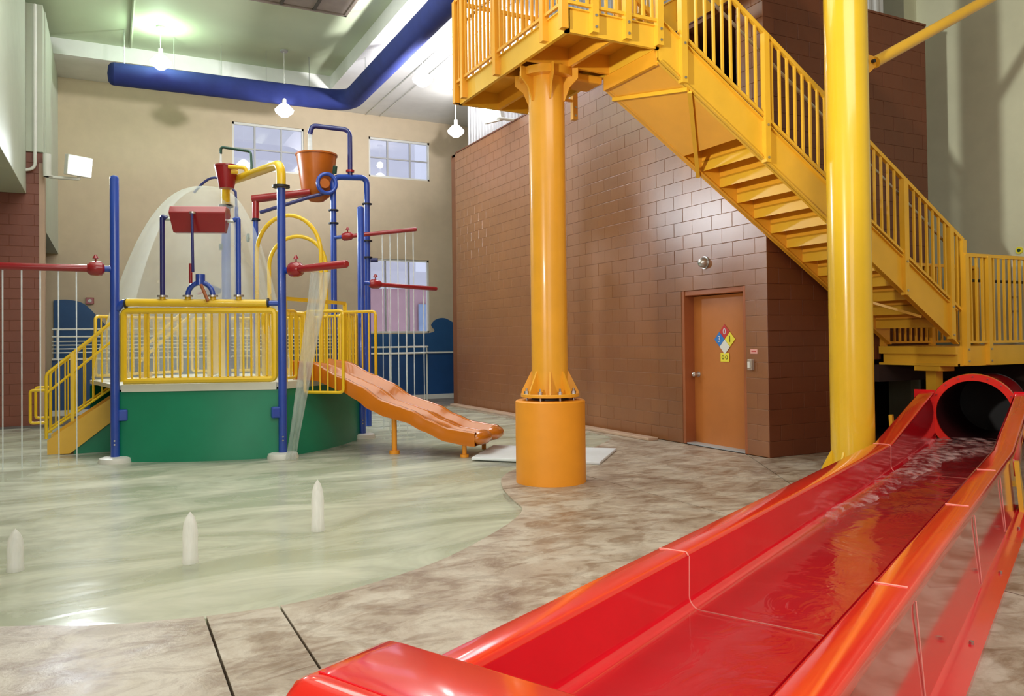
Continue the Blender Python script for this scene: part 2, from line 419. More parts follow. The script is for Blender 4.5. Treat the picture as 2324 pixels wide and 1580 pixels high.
# ------------------------------------------------------------------ brick walls
def brick_mesh(name, L, H, D, mat, axis):
    c = 0.004; g = 0.003
    pts = [(g/2, g/2), (L-g/2, g/2), (L-g/2, H-g/2), (g/2, H-g/2)]
    ins = [(g/2+c, g/2+c), (L-g/2-c, g/2+c), (L-g/2-c, H-g/2-c), (g/2+c, H-g/2-c)]
    vs = [(D, a, b) for a, b in pts]+[(c*0.6, a, b) for a, b in pts]+[(0, a, b) for a, b in ins]
    if axis == 'x': vs = [(b_, a_, c_) for a_, b_, c_ in vs]
    fs = []
    for k in (0, 4):
        for i in range(4):
            j = (i+1) % 4; fs.append((k+i, k+j, k+4+j, k+4+i))
    fs.append((8, 9, 10, 11))
    if axis == 'y': fs = [f[::-1] for f in fs]
    me = bpy.data.meshes.new(name); me.from_pydata(vs, [], fs); me.materials.append(M[mat]); me.update(); return me
def brick_wall(wall, axis, fixed, a0, a1, z0, z1, mat, skip, near, limit=300, L=0.4064, H=0.2):
    """axis 'y': wall face at x=fixed running along y; axis 'x': face at y=fixed running along x."""
    full = brick_mesh('brick', L, H, 0.02, mat, axis); cache = {}
    items = []
    rows = int(round((z1-z0)/H))
    for r in range(rows):
        z = z0+r*H; a = a0-(L/2 if r % 2 else 0)
        while a < a1-0.02:
            s = max(a, a0); e = min(a+L, a1)
            for (b0, b1, c0, c1) in skip:
                if c0 < z+H/2 < c1:
                    if s >= b0 and e <= b1: s = e
                    elif s < b0 < e <= b1: e = b0
                    elif b0 <= s < b1 < e: s = b1
            if e-s > 0.03: items.append((s, e, z))
            a += L
    def dist(it):
        c = (it[0]+it[1])/2
        p = V(fixed, c, it[2]) if axis == 'y' else V(c, fixed, it[2])
        return (p-V(near)).length
    items.sort(key=dist)
    rest = MB()
    for i, (s, e, z) in enumerate(items):
        if i < limit:
            w = round(e-s, 3)
            if abs(w-L) < 0.002: me = full
            else:
                if w not in cache: cache[w] = brick_mesh('brick', w, H, 0.02, mat, axis)
                me = cache[w]
            o = bpy.data.objects.new('brick', me); COL.objects.link(o); o.parent = wall
            j = random.uniform(-0.0012, 0.0012)
            o.location = (fixed+j, s, z) if axis == 'y' else (s, fixed+j, z)
            o.rotation_euler = (0, 0, random.uniform(-0.0025, 0.0025))
        else:
            me = brick_mesh('b', e-s, H, 0.02, mat, axis)
            off = V(fixed, s, z) if axis == 'y' else V(s, fixed, z)
            rest.add([v.co+off for v in me.vertices], [tuple(p.vertices) for p in me.polygons])
            bpy.data.meshes.remove(me)
    if rest.v:
        o = rest.build('bricks', mat, wall); o['kind'] = 'stuff'

XA, YC, XT, ZT = 7.40, 7.46, 10.55, 6.0
DY0, DY1 = 7.85, 9.15
w = MB()
T = 0.30; f_ = XA+0.006
w.box((f_, YC+0.006, 0), (f_+T, DY0, ZT)); w.box((f_, DY0, 2.2), (f_+T, DY1, 4.8)); w.box((f_, DY1, 0), (f_+T, 17.5, ZT))
w.box((f_, DY0, 4.8), (f_+T, 7.95, ZT)); w.box((f_, 9.02, 4.8), (f_+T, DY1, ZT))
w.box((f_, 17.45, 0), (9.4, 17.75, ZT)); w.box((f_, YC+0.3, ZT-0.06), (XT, 17.7, ZT+0.005))
w.box((f_+1.3, 7.8, 4.6), (f_+1.4, 9.2, ZT)); w.box((f_+0.02, 7.8, 4.7), (f_+1.4, 9.2, 4.8))
wr = w.build('wall_right', 'mortar'); struct(wr)
brick_wall(wr, 'y', XA, YC, 17.5, 0, 6, 'brick', [(DY0, DY1, 0, 2.2), (7.95, 9.02, 4.8, 6.01)], (0, 4, 2.5))
w = MB().box((XA+0.05, YC+0.006, 0), (9.3, YC+T, ZT)).box((9.3, YC+0.006, 1.2), (XT, YC+T, ZT)).box((XT-0.3, YC+T, 1.2), (XT, 12, ZT))
wf = w.build('wall_front', 'mortar'); struct(wf)
brick_wall(wf, 'x', YC, XA, XT, 0, 6, 'brick_shaded', [(9.3, 10.6, 0, 1.2)], (6, 0, 2.5))
w = MB().box((9.2, 10.2, -0.05), (11.7, 10.3, 1.5)).box((9.2, YC+0.02, -0.05), (9.3, 10.2, 1.3)).box((9.2, YC+T, 1.2), (11.7, 10.2, 1.3)).box((9.3, YC, 0.0), (11.7, 10.2, 0.012)).box((11.53, 5.0, 0.0), (11.6, 10.2, 1.13)).box((11.0, 5.0, 0.0), (11.55, 5.2, 1.13)).box((9.3, 7.35, 0.9), (11.6, 7.45, 1.13))  # dark boxes put the shade below the landing into their colour
struct(w.build('shade_lining_1', 'dark'))['label'] = 'recess the red slide comes out of, coloured dark for shade'
# roof edge cap
struct(MB().box((XA-0.01, YC-0.01, ZT), (XA+0.3, 17.5, ZT+0.03)).box((XA-0.01, YC-0.01, ZT), (XT+0.01, YC+0.3, ZT+0.03)).build('trim_2', 'brick_shaded'))

# corrugated siding on top of the tower
sd = MB().box((7.72, 7.72, 6.0), (10.0, 17.4, 8.03))
ws = sd.build('wall_upper', 'siding'); struct(ws)
rib = MB()
y = 7.72
while y < 17.4: rib.prism([(7.72, y, 6.03), (7.69, y+0.02, 6.03), (7.69, y+0.06, 6.03), (7.72, y+0.08, 6.03)], (0, 0, 2.0)); y += 0.16
x = 7.72
while x < 9.95: rib.prism([(x, 7.72, 6.03), (x+0.08, 7.72, 6.03), (x+0.06, 7.69, 6.03), (x+0.02, 7.69, 6.03)], (0, 0, 2.0)); x += 0.16
o = rib.build('siding_ribs', 'siding', ws); o['kind'] = 'stuff'

# left brown wall and bulkheads
wl = MB().box((-4.9, 17.506, 0), (-1.135, 17.8, 5.3)).build('wall_left', 'mortar'); struct(wl)
brick_wall(wl, 'x', 17.5, -3.1, -1.13, 0, 5.2, 'brick_red', [], (0, 0, 2))
struct(MB().box((-1.19, 17.49, 0), (-1.10, 17.82, 5.0)).build('trim_3', 'trim'))
struct(MB().box((-4.9, 17.45, 5.2), (-1.12, 17.8, 8.03)).box((-4.9, -6, 4.4), (-1.4, 17.49, 8.03)).build('wall_bulkhead', 'bulkhead', bevel=0.01))
struct(MB().box((-4.9, 17.8, 3.73), (-1.1, 22, 8.03)).build('wall_soffit', 'bulkhead'))
struct(MB().box((-5.1, -6, 0), (-4.9, 22, 8.03)).build('wall_side', 'wall_tan'))
# far wall with window openings
wins = [(2.91, 4.79, 6.15, 7.41), (6.63, 8.48, 6.26, 7.40), (6.51, 8.43, 1.77, 3.91)]
mb = MB()
xs = sorted({-5.1, 11.9, 2.91, 4.79, 6.51, 6.63, 8.43, 8.48}); zs = sorted({0, 8.4, 6.15, 7.41, 6.26, 7.40, 1.77, 3.91})
for i in range(len(xs)-1):
    for j in range(len(zs)-1):
        cx = (xs[i]+xs[i+1])/2; cz = (zs[j]+zs[j+1])/2
        if any(a < cx < b_ and c < cz < d for a, b_, c, d in wins): continue
        mb.box((xs[i], 22, zs[j]), (xs[i+1], 22.22, zs[j+1]))
struct(mb.build('wall_far', 'wall_tan'))
struct(MB().box((11.6, -6, 0), (11.9, 22, 8.4)).build('wall_east', 'wall_green'))
struct(MB().box((XT, 12, 0), (11.6, 12.2, 8.03)).build('wall_return', 'wall_green'))
struct(MB().box((11.3, 8.35, 0), (11.6, 8.75, 8.03)).build('trim_4', 'wall_green'))
struct(MB().box((-5.1, -6.2, 0), (11.9, -6, 8.4)).build('wall_back', 'wall_tan'))

# mural wave painted band (thin raised panel)
wave = smooth_curve([(-1.2, 2.60), (-0.9, 2.62), (-0.55, 2.52), (-0.18, 2.12), (0.1, 1.86), (0.8, 1.76), (2.0, 1.74), (6.4, 1.74), (8.42, 1.76), (8.47, 2.0), (8.62, 2.16), (8.9, 2.20), (9.23, 2.04), (9.7, 1.8)])
pl = [(x, 21.97, z) for x, z in wave]+[(9.7, 21.97, 0.0), (-1.2, 21.97, 0.0)]
mb = MB(); tt = tessellate_polygon([[V(x, z, 0) for x, _, z in pl]])
mb.add(pl, [t for t in tt]); 
mu = mb.build('mural_wave', 'wave_blue', thick=0.03); tag(mu, 'dark blue painted wave along the foot of the tan far wall', 'mural')

# windows
for i, (a, b_, c, d) in enumerate(wins):
    fr = MB()
    fr.box((a, 22.03, c), (a+0.05, 22.12, d)).box((b_-0.05, 22.03, c), (b_, 22.12, d)).box((a, 22.03, c), (b_, 22.12, c+0.05)).box((a, 22.03, d-0.06), (b_, 22.12, d))
    wo = fr.build('window_%d' % (i+1), 'white'); struct(wo)
    cuts = [a+0.05, a+(b_-a)*0.31, a+(b_-a)*0.68, b_-0.05]
    for q in cuts[1:3]: MB().box((q-0.022, 22.04, c+0.05), (q+0.022, 22.11, d-0.06)).build('muntin', 'siding', wo)
    zc = [c+0.05, (c+d)/2-0.05*(i == 0), d-0.06] if i < 2 else [c+0.05, d-0.06]
    for q in zc[1:-1]: MB().box((a+0.05, 22.05, q-0.018), (b_-0.05, 22.10, q+0.018)).build('muntin', 'siding', wo)
    for k in range(3):
        for j in range(len(zc)-1):
            MB().box((cuts[k]+0.01, 22.07, zc[j]+0.01), (cuts[k+1]-0.01, 22.078, zc[j+1]-0.01)).build('pane', 'glass', wo)
# building seen outside
ob = thing('neighbouring_building', 'pink brick building with white bands seen outside the lower far window', 'building', (9, 30, 0))
MB().box((2, 30, -1), (12.2, 31, 3.6)).build('wall', 'ext_pink', ob)
MB().box((2, 29.9, 3.6), (12.2, 31, 4.3)).build('cornice', 'ext_white', ob)
MB().box((2, 30.2, 4.3), (11.0, 31, 12)).build('upper_wall', 'ext_white', ob)
for x0 in (11.0, 12.3): MB().box((x0, 29.85, 0.2), (x0+0.5, 29.95, 3.0)).build('window', 'ext_blue', ob)

# ------------------------------------------------------------------ ceiling
ZC, ZR = 8.03, 8.39
mb = MB().box((5.1, -6.2, ZC), (11.9, 22.2, ZC+0.1)).box((-5.1, 20.25, ZC), (5.1, 22.2, ZC+0.1)).box((-5.1, -6.2, ZC), (5.1, -4, ZC+0.1))
mb.box((5.1, -4, ZC+0.1), (5.16, 20.25, ZR+0.02)).box((-5.1, 20.25, ZC+0.1), (5.1, 20.31, ZR+0.02))
ce = mb.build('ceiling', 'ceiling'); struct(ce)
MB().box((-5.1, -4, ZR), (5.1, 20.25, ZR+0.08)).build('tray_panel', 'tray', ce)
for x in (6.55, 6.95):
    tag(MB().cyl((x, -3, ZC-0.03), (x, 21.9, ZC-0.03), 0.018, 8).build('conduit', 'ceiling'), {6.55: 'thin white conduit along the bright ceiling, the one nearest the blue duct', 6.95: 'thin white conduit along the bright ceiling, second from the blue duct'}[x], 'conduit')
tag(MB().cyl((0.45, 4.5, ZR-0.03), (0.45, 20.1, ZR-0.03), 0.03, 8).build('conduit', 'tray'), 'green painted conduit crossing the green ceiling above the left pendant lamp', 'conduit')
# return grille
gr = thing('ceiling_grille', 'brown slatted air grille in the green ceiling at the top of the view', 'vent', (3.5, 15.5, ZR))
MB().box((2.4, 14.6, ZR-0.05), (4.45, 14.66, ZR)).box((2.4, 16.24, ZR-0.05), (4.45, 16.3, ZR)).box((2.4, 14.6, ZR-0.05), (2.46, 16.3, ZR)).box((4.39, 14.6, ZR-0.05), (4.45, 16.3, ZR)).build('frame', 'grille', gr)
for k in range(3):
    MB().box((2.47+k*0.66, 14.7, ZR-0.03), (2.47+k*0.66+0.60, 16.2, ZR-0.012)).build('panel', 'grille', gr)
for k in range(2): MB().box((3.07+k*0.66, 14.66, ZR-0.055), (3.13+k*0.66, 16.24, ZR-0.02)).build('divider', 'joint', gr)

# blue fabric duct
du = thing('fabric_duct', 'long dark blue round fabric duct bending under the ceiling', 'duct', (5.2, 18.9, 7.3))
path = fillet([(0.10, 19.16, 7.4), (5.25, 19.0, 7.4), (5.22, 8.5, 7.4)], 0.55, 8)
MB().tube(path, 0.245, 20).build('tube', 'duct', du)
MB().lathe((0, 0, 0), [(0.001, 0), (0.14, 0.03), (0.22, 0.09), (0.245, 0.16)], 20).v
endc = MB(); rows = []
for (r, dx) in ((0.245, 0.0), (0.23, -0.06), (0.17, -0.11), (0.002, -0.13)):
    rows.append([V(0.10+dx, 19.16+r*math.cos(2*pi*k/20), 7.4+r*math.sin(2*pi*k/20)) for k in range(21)])
endc.grid(rows).build('end_cap', 'duct', du)
for x in (0.3, 1.3, 2.3, 3.3, 4.3): MB().cyl((x, 19.12, 7.63), (x, 19.12, ZR), 0.008, 6).build('hanger', 'steel', du)
for y in (17.6, 15.6, 13.6, 11.6, 9.6): MB().cyl((5.24, y, 7.63), (5.24, y, ZC), 0.008, 6).build('hanger', 'steel', du)

# pendant lamps
def pendant(x, y, z, zt, label, power, col, dz=0.42):
    t = thing('pendant_lamp', label, 'lamp', (x, y, z), 'white pendant lamps under the ceiling')
    MB().lathe((x, y, z), [(0.04, 0.16), (0.10, 0.13), (0.22, 0.0), (0.20, -0.06), (0.08, -0.16), (0.01, -0.18)], 20).build('shade', 'lamp', t)
    MB().cyl((x, y, z+0.15), (x, y, z+0.28), 0.05, 12).build('ballast', 'white', t)
    MB().cyl((x, y, z+0.27), (x, y, zt-0.03), 0.008, 6).build('cable', 'white', t)
    MB().cyl((x, y, zt-0.04), (x, y, zt), 0.09, 14).build('canopy', 'siding', t)
    point('pendant_glow', (x, y, z+dz), power, col, 0.1)
pendant(1.0, 18.6, 7.62, ZR, 'white pendant lamp glowing under the green ceiling by the left end of the blue duct', 60, (0.70, 1.0, 0.72))
pendant(3.67, 18.91, 6.98, ZR, 'white pendant lamp just below the horizontal run of the blue duct', 22, (1, 1, 1), -0.3)
pendant(5.95, 15.8, 7.1, ZC, 'white pendant lamp on the bright ceiling between the blue duct and the stair platform', 30, (1, 1, 1))
pendant(8.0, 18.85, 6.95, ZC, 'white pendant lamp in front of the far wall beside the corner of the siding', 24, (1, 0.97, 0.95))

# flood lights
def flood(loc, aim, arm_from, label, s=0.24):
    t = thing('flood_light', label, 'flood light', loc)
    d = (V(aim)-V(loc)).normalized(); r = d.cross(V(0, 0, 1)).normalized(); u = r.cross(d)
    def bx(c, a, b_, cc): # half sizes along d, r, u
        vs = [c+d*(i*a)+r*(j*b_)+u*(k*cc) for i in (-1, 1) for j in (-1, 1) for k in (-1, 1)]
        return vs, [(0,1,3,2),(4,6,7,5),(0,4,5,1),(2,3,7,6),(0,2,6,4),(1,5,7,3)]
    L = V(loc)
    MB().add(*bx(L-d*0.05, 0.06, s, s*0.8)).build('housing', 'white', t, bevel=0.01)
    MB().add(*bx(L+d*0.02, 0.012, s*0.9, s*0.7)).build('lens', 'lamp_flood', t)
    A = V(arm_from)
    MB().tube(fillet([A, V(L.x, A.y, A.z) if abs(A.z-L.z) > 0.05 else (A+L)/2, L-d*0.1-u*0.12], 0.05), 0.03, 10).build('arm', 'white', t)
    MB().cyl(A, A+V(0, 0, 0.03), 0.08, 16).build('base', 'white', t)
flood((-0.50, 17.25, 4.95), (4.5, 9, 3.6), (-1.02, 17.35, 4.72), 'bright white flood light on an arm from the left wall corner')
flood((7.05, 14.7, 6.22), (4.2, 13.5, 5.6), (7.55, 14.4, 6.03), 'bright flood light on the roof edge of the brown wall under the platform', 0.24)
# conduit on the bulkhead
cc = thing('wall_conduit', 'white conduit running down the left bulkhead corner to a bend', 'conduit', (-1.25, 17.4, 5))
MB().tube(fillet([(-1.25, 17.40, 8.0), (-1.25, 17.40, 4.86), (-1.60, 17.40, 4.80)], 0.12), 0.03, 10).build('pipe', 'white', cc)
MB().cyl((-1.05, 17.35, 4.72), (-1.05, 17.35, 5.15), 0.07, 14).build('junction_box', 'white', cc)

# ------------------------------------------------------------------ door, signs and fittings
dr = MB().box((7.58, 7.90, 0.012), (7.63, 9.10, 2.12)).build('door_1', 'door'); struct(dr)
MB().box((XA+0.005, DY1-0.06, 0), (7.66, DY1, 2.2)).box((XA+0.005, DY0, 0), (7.66, DY0+0.05, 2.2)).box((XA+0.02, DY0, 2.13), (7.66, DY1, 2.2)).build('frame', 'jamb', dr, bevel=0.006)
MB().box((7.66, DY0, 0), (7.7, DY1, 2.2)).build('backing', 'dark', dr)
kb = MB().cyl((7.58, 9.0, 1.0), (7.52, 9.0, 1.0), 0.018, 12)
kb.add([], []); kb.tube([(7.53, 9.0, 1.0), (7.51, 9.0, 1.0), (7.48, 9.0, 1.0), (7.465, 9.0, 1.0)], [0.02, 0.034, 0.034, 0.015], 16)
kb.build('knob', 'knob', dr); MB().cyl((7.583, 9.0, 1.0), (7.572, 9.0, 1.0), 0.04, 18).build('rose', 'knob', dr)
MB().box((7.42, DY0+0.05, 0.001), (7.66, DY1-0.06, 0.02)).build('threshold', 'siding', dr)
sg = thing('hazard_sign', 'four coloured diamond hazard sign with a small yellow plate stuck on the brown door', 'sign', (7.57, 8.42, 1.6))
S = 0.105; cy, cz, fx = 8.44, 1.50, 7.574
for (dy, dz, mtl) in ((0, S, 'sign_r'), (S, 0, 'sign_b'), (-S, 0, 'sign_y'), (0, -S, 'white')):
    c = V(fx, cy+dy, cz+dz); q = S*0.97
    MB().prism([c+V(0, q, 0), c+V(0, 0, q), c+V(0, -q, 0), c+V(0, 0, -q)], (-0.004, 0, 0)).build('diamond', mtl, sg)
def text(ch, size, loc, mat, parent):
    cu = bpy.data.curves.new('digit', 'FONT'); cu.body = ch; cu.size = size; cu.extrude = 0.001; cu.align_x = 'CENTER'; cu.align_y = 'CENTER'
    tmp = bpy.data.objects.new('digit', cu); COL.objects.link(tmp)
    me = bpy.data.meshes.new_from_object(tmp); bpy.data.objects.remove(tmp)
    me.materials.clear(); me.materials.append(M[mat])
    o = bpy.data.objects.new('digit', me); COL.objects.link(o); o.parent = parent
    o.rotation_euler = (pi/2, 0, -pi/2); o.location = V(loc)-parent.location
text('1', 0.13, (fx-0.007, cy-S, cz), 'digit_dark', sg)
text('3', 0.12, (fx-0.007, cy+S, cz), 'digit_pale', sg)
text('0', 0.12, (fx-0.007, cy, cz+S), 'digit_pale', sg)
MB().box((fx-0.004, cy-0.085, 1.19), (fx, cy+0.085, 1.31)).build('plate', 'sign_y', sg)
for k in (-1, 1): MB().tube([V(fx-0.006, cy+k*0.036+0.02*math.cos(a), 1.25+0.024*math.sin(a)) for a in [2*pi*i/12 for i in range(12)]], 0.004, 6, closed=True).build('symbol', 'digit_dark', sg)
t = thing('wall_sensor', 'small round silver dome fitting on the brown wall above the door', 'light', (7.4, 8.62, 2.57))
MB().tube([(7.40, 8.62, 2.57), (7.36, 8.62, 2.57), (7.32, 8.62, 2.56), (7.29, 8.62, 2.55)], [0.075, 0.075, 0.06, 0.02], 20).build('dome', 'steel', t)
MB().cyl((7.405, 8.62, 2.57), (7.385, 8.62, 2.57), 0.09, 20).build('base', 'steel', t)
t = thing('wall_switch', 'small grey switch box on the brown wall right of the door', 'switch', (7.4, 7.74, 1.17))
MB().box((7.35, 7.70, 1.10), (7.40, 7.78, 1.24)).build('box', 'knob', t, bevel=0.006)
MB().box((7.335, 7.72, 1.13), (7.35, 7.76, 1.21)).build('button', 'white', t)
t = thing('notice_plate', 'small pink notice above the switch box right of the door', 'sign', (7.4, 7.70, 1.34))
MB().box((7.392, 7.64, 1.31), (7.40, 7.76, 1.37)).build('plate', 'sign_p', t)
MB().box((7.389, 7.66, 1.335), (7.392, 7.74, 1.345)).build('text_line', 'sign_r', t)

# ------------------------------------------------------------------ support columns
def column(name, x, y, r, zf, ztop, mat, label, drum, topflange):
    t = thing(name, label, 'column', (x, y, 0))
    MB().lathe((x, y, 0), [(r, zf), (r, ztop)], 40).build('shaft', mat, t)
    MB().lathe((x, y, 0), [(r*1.62, zf-0.035), (r*1.62, zf)], 36).build('base_flange', mat, t, bevel=0.004)
    for k in range(8):
        a = 2*pi*(k+0.35)/8; d = V(math.cos(a), math.sin(a), 0); n = V(-d.y, d.x, 0)
        c = V(x, y, zf)
        q = [c+d*(r*0.98), c+d*(r*1.58), c+d*(r*1.56)+V(0, 0, 0.03), c+d*(r*1.02)+V(0, 0, 0.24), c+d*(r*0.98)+V(0, 0, 0.24)]
        MB().prism([p-n*0.01 for p in q], n*0.02).build('gusset', mat, t)
        a = 2*pi*(k+0.85)/8; d = V(math.cos(a), math.sin(a), 0); p = c+d*(r*1.38)
        MB().cyl(p+V(0, 0, -0.09 if drum else -0.06), p+V(0, 0, 0.06), 0.012, 8).cyl(p+V(0, 0, 0.0), p+V(0, 0, 0.03), 0.026, 6).build('bolt', 'steel', t)
    if drum:
        MB().lathe((x, y, 0), [(0.375, 0.0), (0.375, 0.86), (0.36, 0.875), (0.30, 0.875)], 44).build('drum', 'orange_drum', t)
        MB().lathe((x, y, 0), [(0.2, 0.87), (0.2, zf-0.03)], 24).build('grout', 'black', t)
    else:
        MB().lathe((x, y, 0), [(r*1.75, 0.0), (r*1.75, zf-0.035)], 36).build('footing', mat, t)
    if topflange:
        MB().lathe((x, y, 0), [(r*1.5, ztop-0.085), (r*1.5, ztop)], 32).build('cap_flange', 'amber', t)
        for k in range(6):
            a = 2*pi*(k+0.2)/6; d = V(math.cos(a), math.sin(a), 0); n = V(-d.y, d.x, 0); c = V(x, y, ztop)
            q = [c+d*(r*0.98), c+d*(r*1.85), c+d*(r*1.85)+V(0, 0, -0.11), c+d*(r*1.35)+V(0, 0, -0.20), c+d*(r*1.06)+V(0, 0, -0.34), c+d*(r*0.98)+V(0, 0, -0.34)]
            MB().prism([p-n*0.01 for p in q], n*0.02).build('cap_gusset', 'amber', t)
    return t
column('support_column', 4.23, 7.45, 0.195, 0.945, 4.42, 'amber', 'orange yellow round column on a wide orange drum under the upper stair platform', True, True)
c2 = column('support_column', 6.86, 5.75, 0.215, 0.10, 8.03, 'column_yellow', 'tall glossy yellow column beside the red slide in front of the stairs', False, False)
t = thing('brace_pipe', 'slanting yellow brace pipe rising right from the tall yellow column', 'pipe', (7.2, 5.75, 4.45))
d = (V(9.26, 5.75, 5.48)-V(7.33, 5.75, 4.46)).normalized(); p0 = V(7.30, 5.75, 4.445)
MB().cyl(p0, p0+d*((11.58-p0.x)/d.x), 0.062, 18).build('pipe', 'yellow', t)
MB().prism([(7.03, 5.735, 4.52), (7.28, 5.735, 4.50), (7.30, 5.735, 4.40), (7.03, 5.735, 4.18)], (0, 0.03, 0)).build('gusset_plate', 'amber', t)
MB().cyl((7.24, 5.70, 4.44), (7.24, 5.80, 4.44), 0.02, 8).build('bolt', 'black', t)

# ------------------------------------------------------------------ railings helper
def railing(par, A, B, h, mat, gap=0.105, posts=(0.0, 1.0), bal_z0=0.0, r=0.0125, post_w=0.07, post_drop=0.2, rail_w=0.045, skip_bal=(), bolts=True):
    """Guard rail along the base line A-B (may slope); each baluster, post and rail is its own part."""
    A = V(A); B = V(B); up = V(0, 0, 1)
    MB().bar(A+up*h, B+up*h, rail_w, rail_w).build('top_rail', mat, par)
    MB().bar(A+up*(0.05+bal_z0), B+up*(0.05+bal_z0), 0.03, 0.03).build('bottom_rail', mat, par)
    hd = V(B.x-A.x, B.y-A.y, 0); n = max(2, int(hd.length/gap))
    side = hd.normalized().cross(up)
    base = None
    for i in range(1, n):
        p = A.lerp(B, i/n)
        if any(abs(i/n-s) < 0.3/n*1.5 for s in posts): continue
        if base is None:
            base = MB().box((-r, -r, 0.05+bal_z0), (r, r, h)).build('baluster', mat, par); ob = base
        else:
            ob = base.copy(); COL.objects.link(ob); ob.parent = par
        ob.location = p-par.location; ob.rotation_euler = (0, 0, math.atan2(hd.y, hd.x))
        if base is ob:      # first one: its mesh was offset by the parent origin
            me = ob.data
            for v in me.vertices: v.co += par.location
    for s in posts:
        p = A.lerp(B, s)
        po = MB().bar(p-up*post_drop, p+up*h, post_w, post_w, side).build('post', mat, par)
        if bolts:
            for z in (-post_drop+0.05, -0.04): MB().cyl(p+up*z+side*0.02, p+up*z+side*0.045, 0.014, 6).build('bolt', 'steel', po)

# ------------------------------------------------------------------ upper platform
up_ = thing('stair_platform', 'yellow steel upper platform with railings on top of the orange yellow column', 'platform', (4.4, 7.6, 4.42))
x0, x1, y0, y1, zb, zt = 3.84, 4.92, 6.37, 8.95, 4.42, 4.64
MB().box((x0, y0, zb), (x0+0.04, y1, zt)).build('fascia', 'yellow', up_)
MB().box((x0, y0, zb), (x1, y0+0.04, zt)).build('fascia', 'yellow', up_)
MB().box((x0, y1-0.04, zb), (x1, y1, zt)).build('fascia', 'yellow', up_)
MB().box((x1-0.04, y0, zb), (x1, y1, zt)).build('fascia', 'yellow', up_)
MB().box((x0+0.04, y0+0.04, zt-0.02), (x1-0.04, y1-0.04, zt)).build('deck_plate', 'amber', up_)
MB().box((x0-0.02, y0-0.02, zt), (x1, y0+0.05, zt+0.012)).box((x0-0.02, y0, zt), (x0+0.05, y1, zt+0.012)).build('nosing', 'yellow', up_)
MB().box((4.36, y0+0.04, zb), (4.40, y1-0.04, zt-0.02)).build('joist', 'amber', up_)
for yy in (7.2, 7.75): MB().box((x0+0.04, yy, zb), (x1-0.04, yy+0.04, zt-0.02)).build('joist', 'amber', up_)
MB().box((4.45, 7.30, 4.33), (4.86, 7.62, 4.42)).build('bracket', 'amber', up_, bevel=0.02)
MB().box((4.89, 6.41, 4.27), (4.93, 7.33, 4.45)).build('header_plate', 'amber', up_)
railing(up_, (x0-0.03, y0, zt), (x0-0.03, y1, zt), 1.05, 'amber', 0.1, (0.0, 0.145, 0.56, 0.91, 1.0), 0.0)
railing(up_, (x0, y0-0.03, zt), (x1, y0-0.03, zt), 1.05, 'yellow', 0.1, (0.27, 0.62, 0.98), 0.0)
railing(up_, (x0, y1+0.03, zt), (x1+0.6, y1+0.03, zt), 1.05, 'amber', 0.1, (0.0, 0.3, 0.7, 1.0), 0.0)
MB().cyl((x0+0.06, y0+0.3, zt+0.8), (x0+0.06, y1, zt+0.8), 0.018, 10).build('grab_rail', 'steel', up_)

# ------------------------------------------------------------------ stair flights
SL = -0.632
def flight(par, xa, za, xb, yn, yf, sl, mat_n, mat_f, dz=0.43):
    def lz(x): return za+sl*(x-xa)
    for yy, mm in ((yn, mat_n), (yf-0.05, mat_f)):
        q = [(xa, yy, lz(xa)), (xb, yy, lz(xb)), (xb, yy, lz(xb)+dz), (xa, yy, lz(xa)+dz)]
        st = MB().prism(q, (0, 0.012, 0))
        for zz in (0, dz-0.012): # flanges
            st.prism([(xa, yy-0.03, lz(xa)+zz), (xb, yy-0.03, lz(xb)+zz), (xb, yy-0.03, lz(xb)+zz+0.014), (xa, yy-0.03, lz(xa)+zz+0.014)], (0, 0.075, 0))
        st.build('stringer', mm, par)
st_ = thing('staircase', 'long yellow steel staircase climbing left from the lower landing to the upper platform', 'stairs', (7.3, 6.9, 2.8))
xa, xb = 4.92, 9.50; za = 4.30
yn, yf = 6.37, 7.38
flight(st_, xa, za, xb, yn, yf, SL, 'yellow', 'amber', 0.43)
nst = 17; run = (xb-xa)/nst
rise = -SL*run
tm = rm = None
for k in range(nst):
    xk = xa+k*run; z = 4.64-(k+1)*rise+0.0
    t_ = MB().box((xk, yn+0.03, z-0.02), (xk+run+0.02, yf-0.05, z)).box((xk, yn+0.03, z-0.125), (xk+0.008, yf-0.05, z)).box((xk+run+0.012, yn+0.03, z-0.045), (xk+run+0.02, yf-0.05, z))
    if tm is None:
        tm = t_.build('tread', 'yellow', st_)
        rm = MB().box((xk-0.004, yn+0.035, z), (xk+0.0, yf-0.055, z+rise-0.02)).build('riser', 'amber', st_)
        b0 = V(0, 0, 0)
    else:
        o = tm.copy(); COL.objects.link(o); o.parent = st_; o.location = (k*run, 0, -k*rise)
        o = rm.copy(); COL.objects.link(o); o.parent = st_; o.location = (k*run, 0, -k*rise)
# closed underside pan below the first steps
def lo(x): return za+SL*(x-xa)
MB().prism([(xa, yn+0.05, lo(xa)+0.004), (xa+1.05, yn+0.05, lo(xa+1.05)+0.004), (xa+1.05, yn+0.05, lo(xa+1.05)+0.016), (xa, yn+0.05, lo(xa)+0.016)], (0, yf-yn-0.12, 0)).build('soffit_pan', 'amber', st_)
MB().bar((5.28, yn, lo(5.28)-0.01), (5.05, yf, lo(5.05)-0.01), 0.04, 0.04).build('cross_brace', 'yellow', st_)
MB().bar((5.30, yn, lo(5.30)-0.02), (6.25, yf, lo(6.25)-0.02), 0.045, 0.03).build('cross_brace', 'yellow', st_)
MB().bar((8.50, yf-0.25, lo(8.50)+0.0), (8.95, yn+0.08, lo(8.95)+0.0), 0.045, 0.03).build('cross_brace', 'yellow', st_)
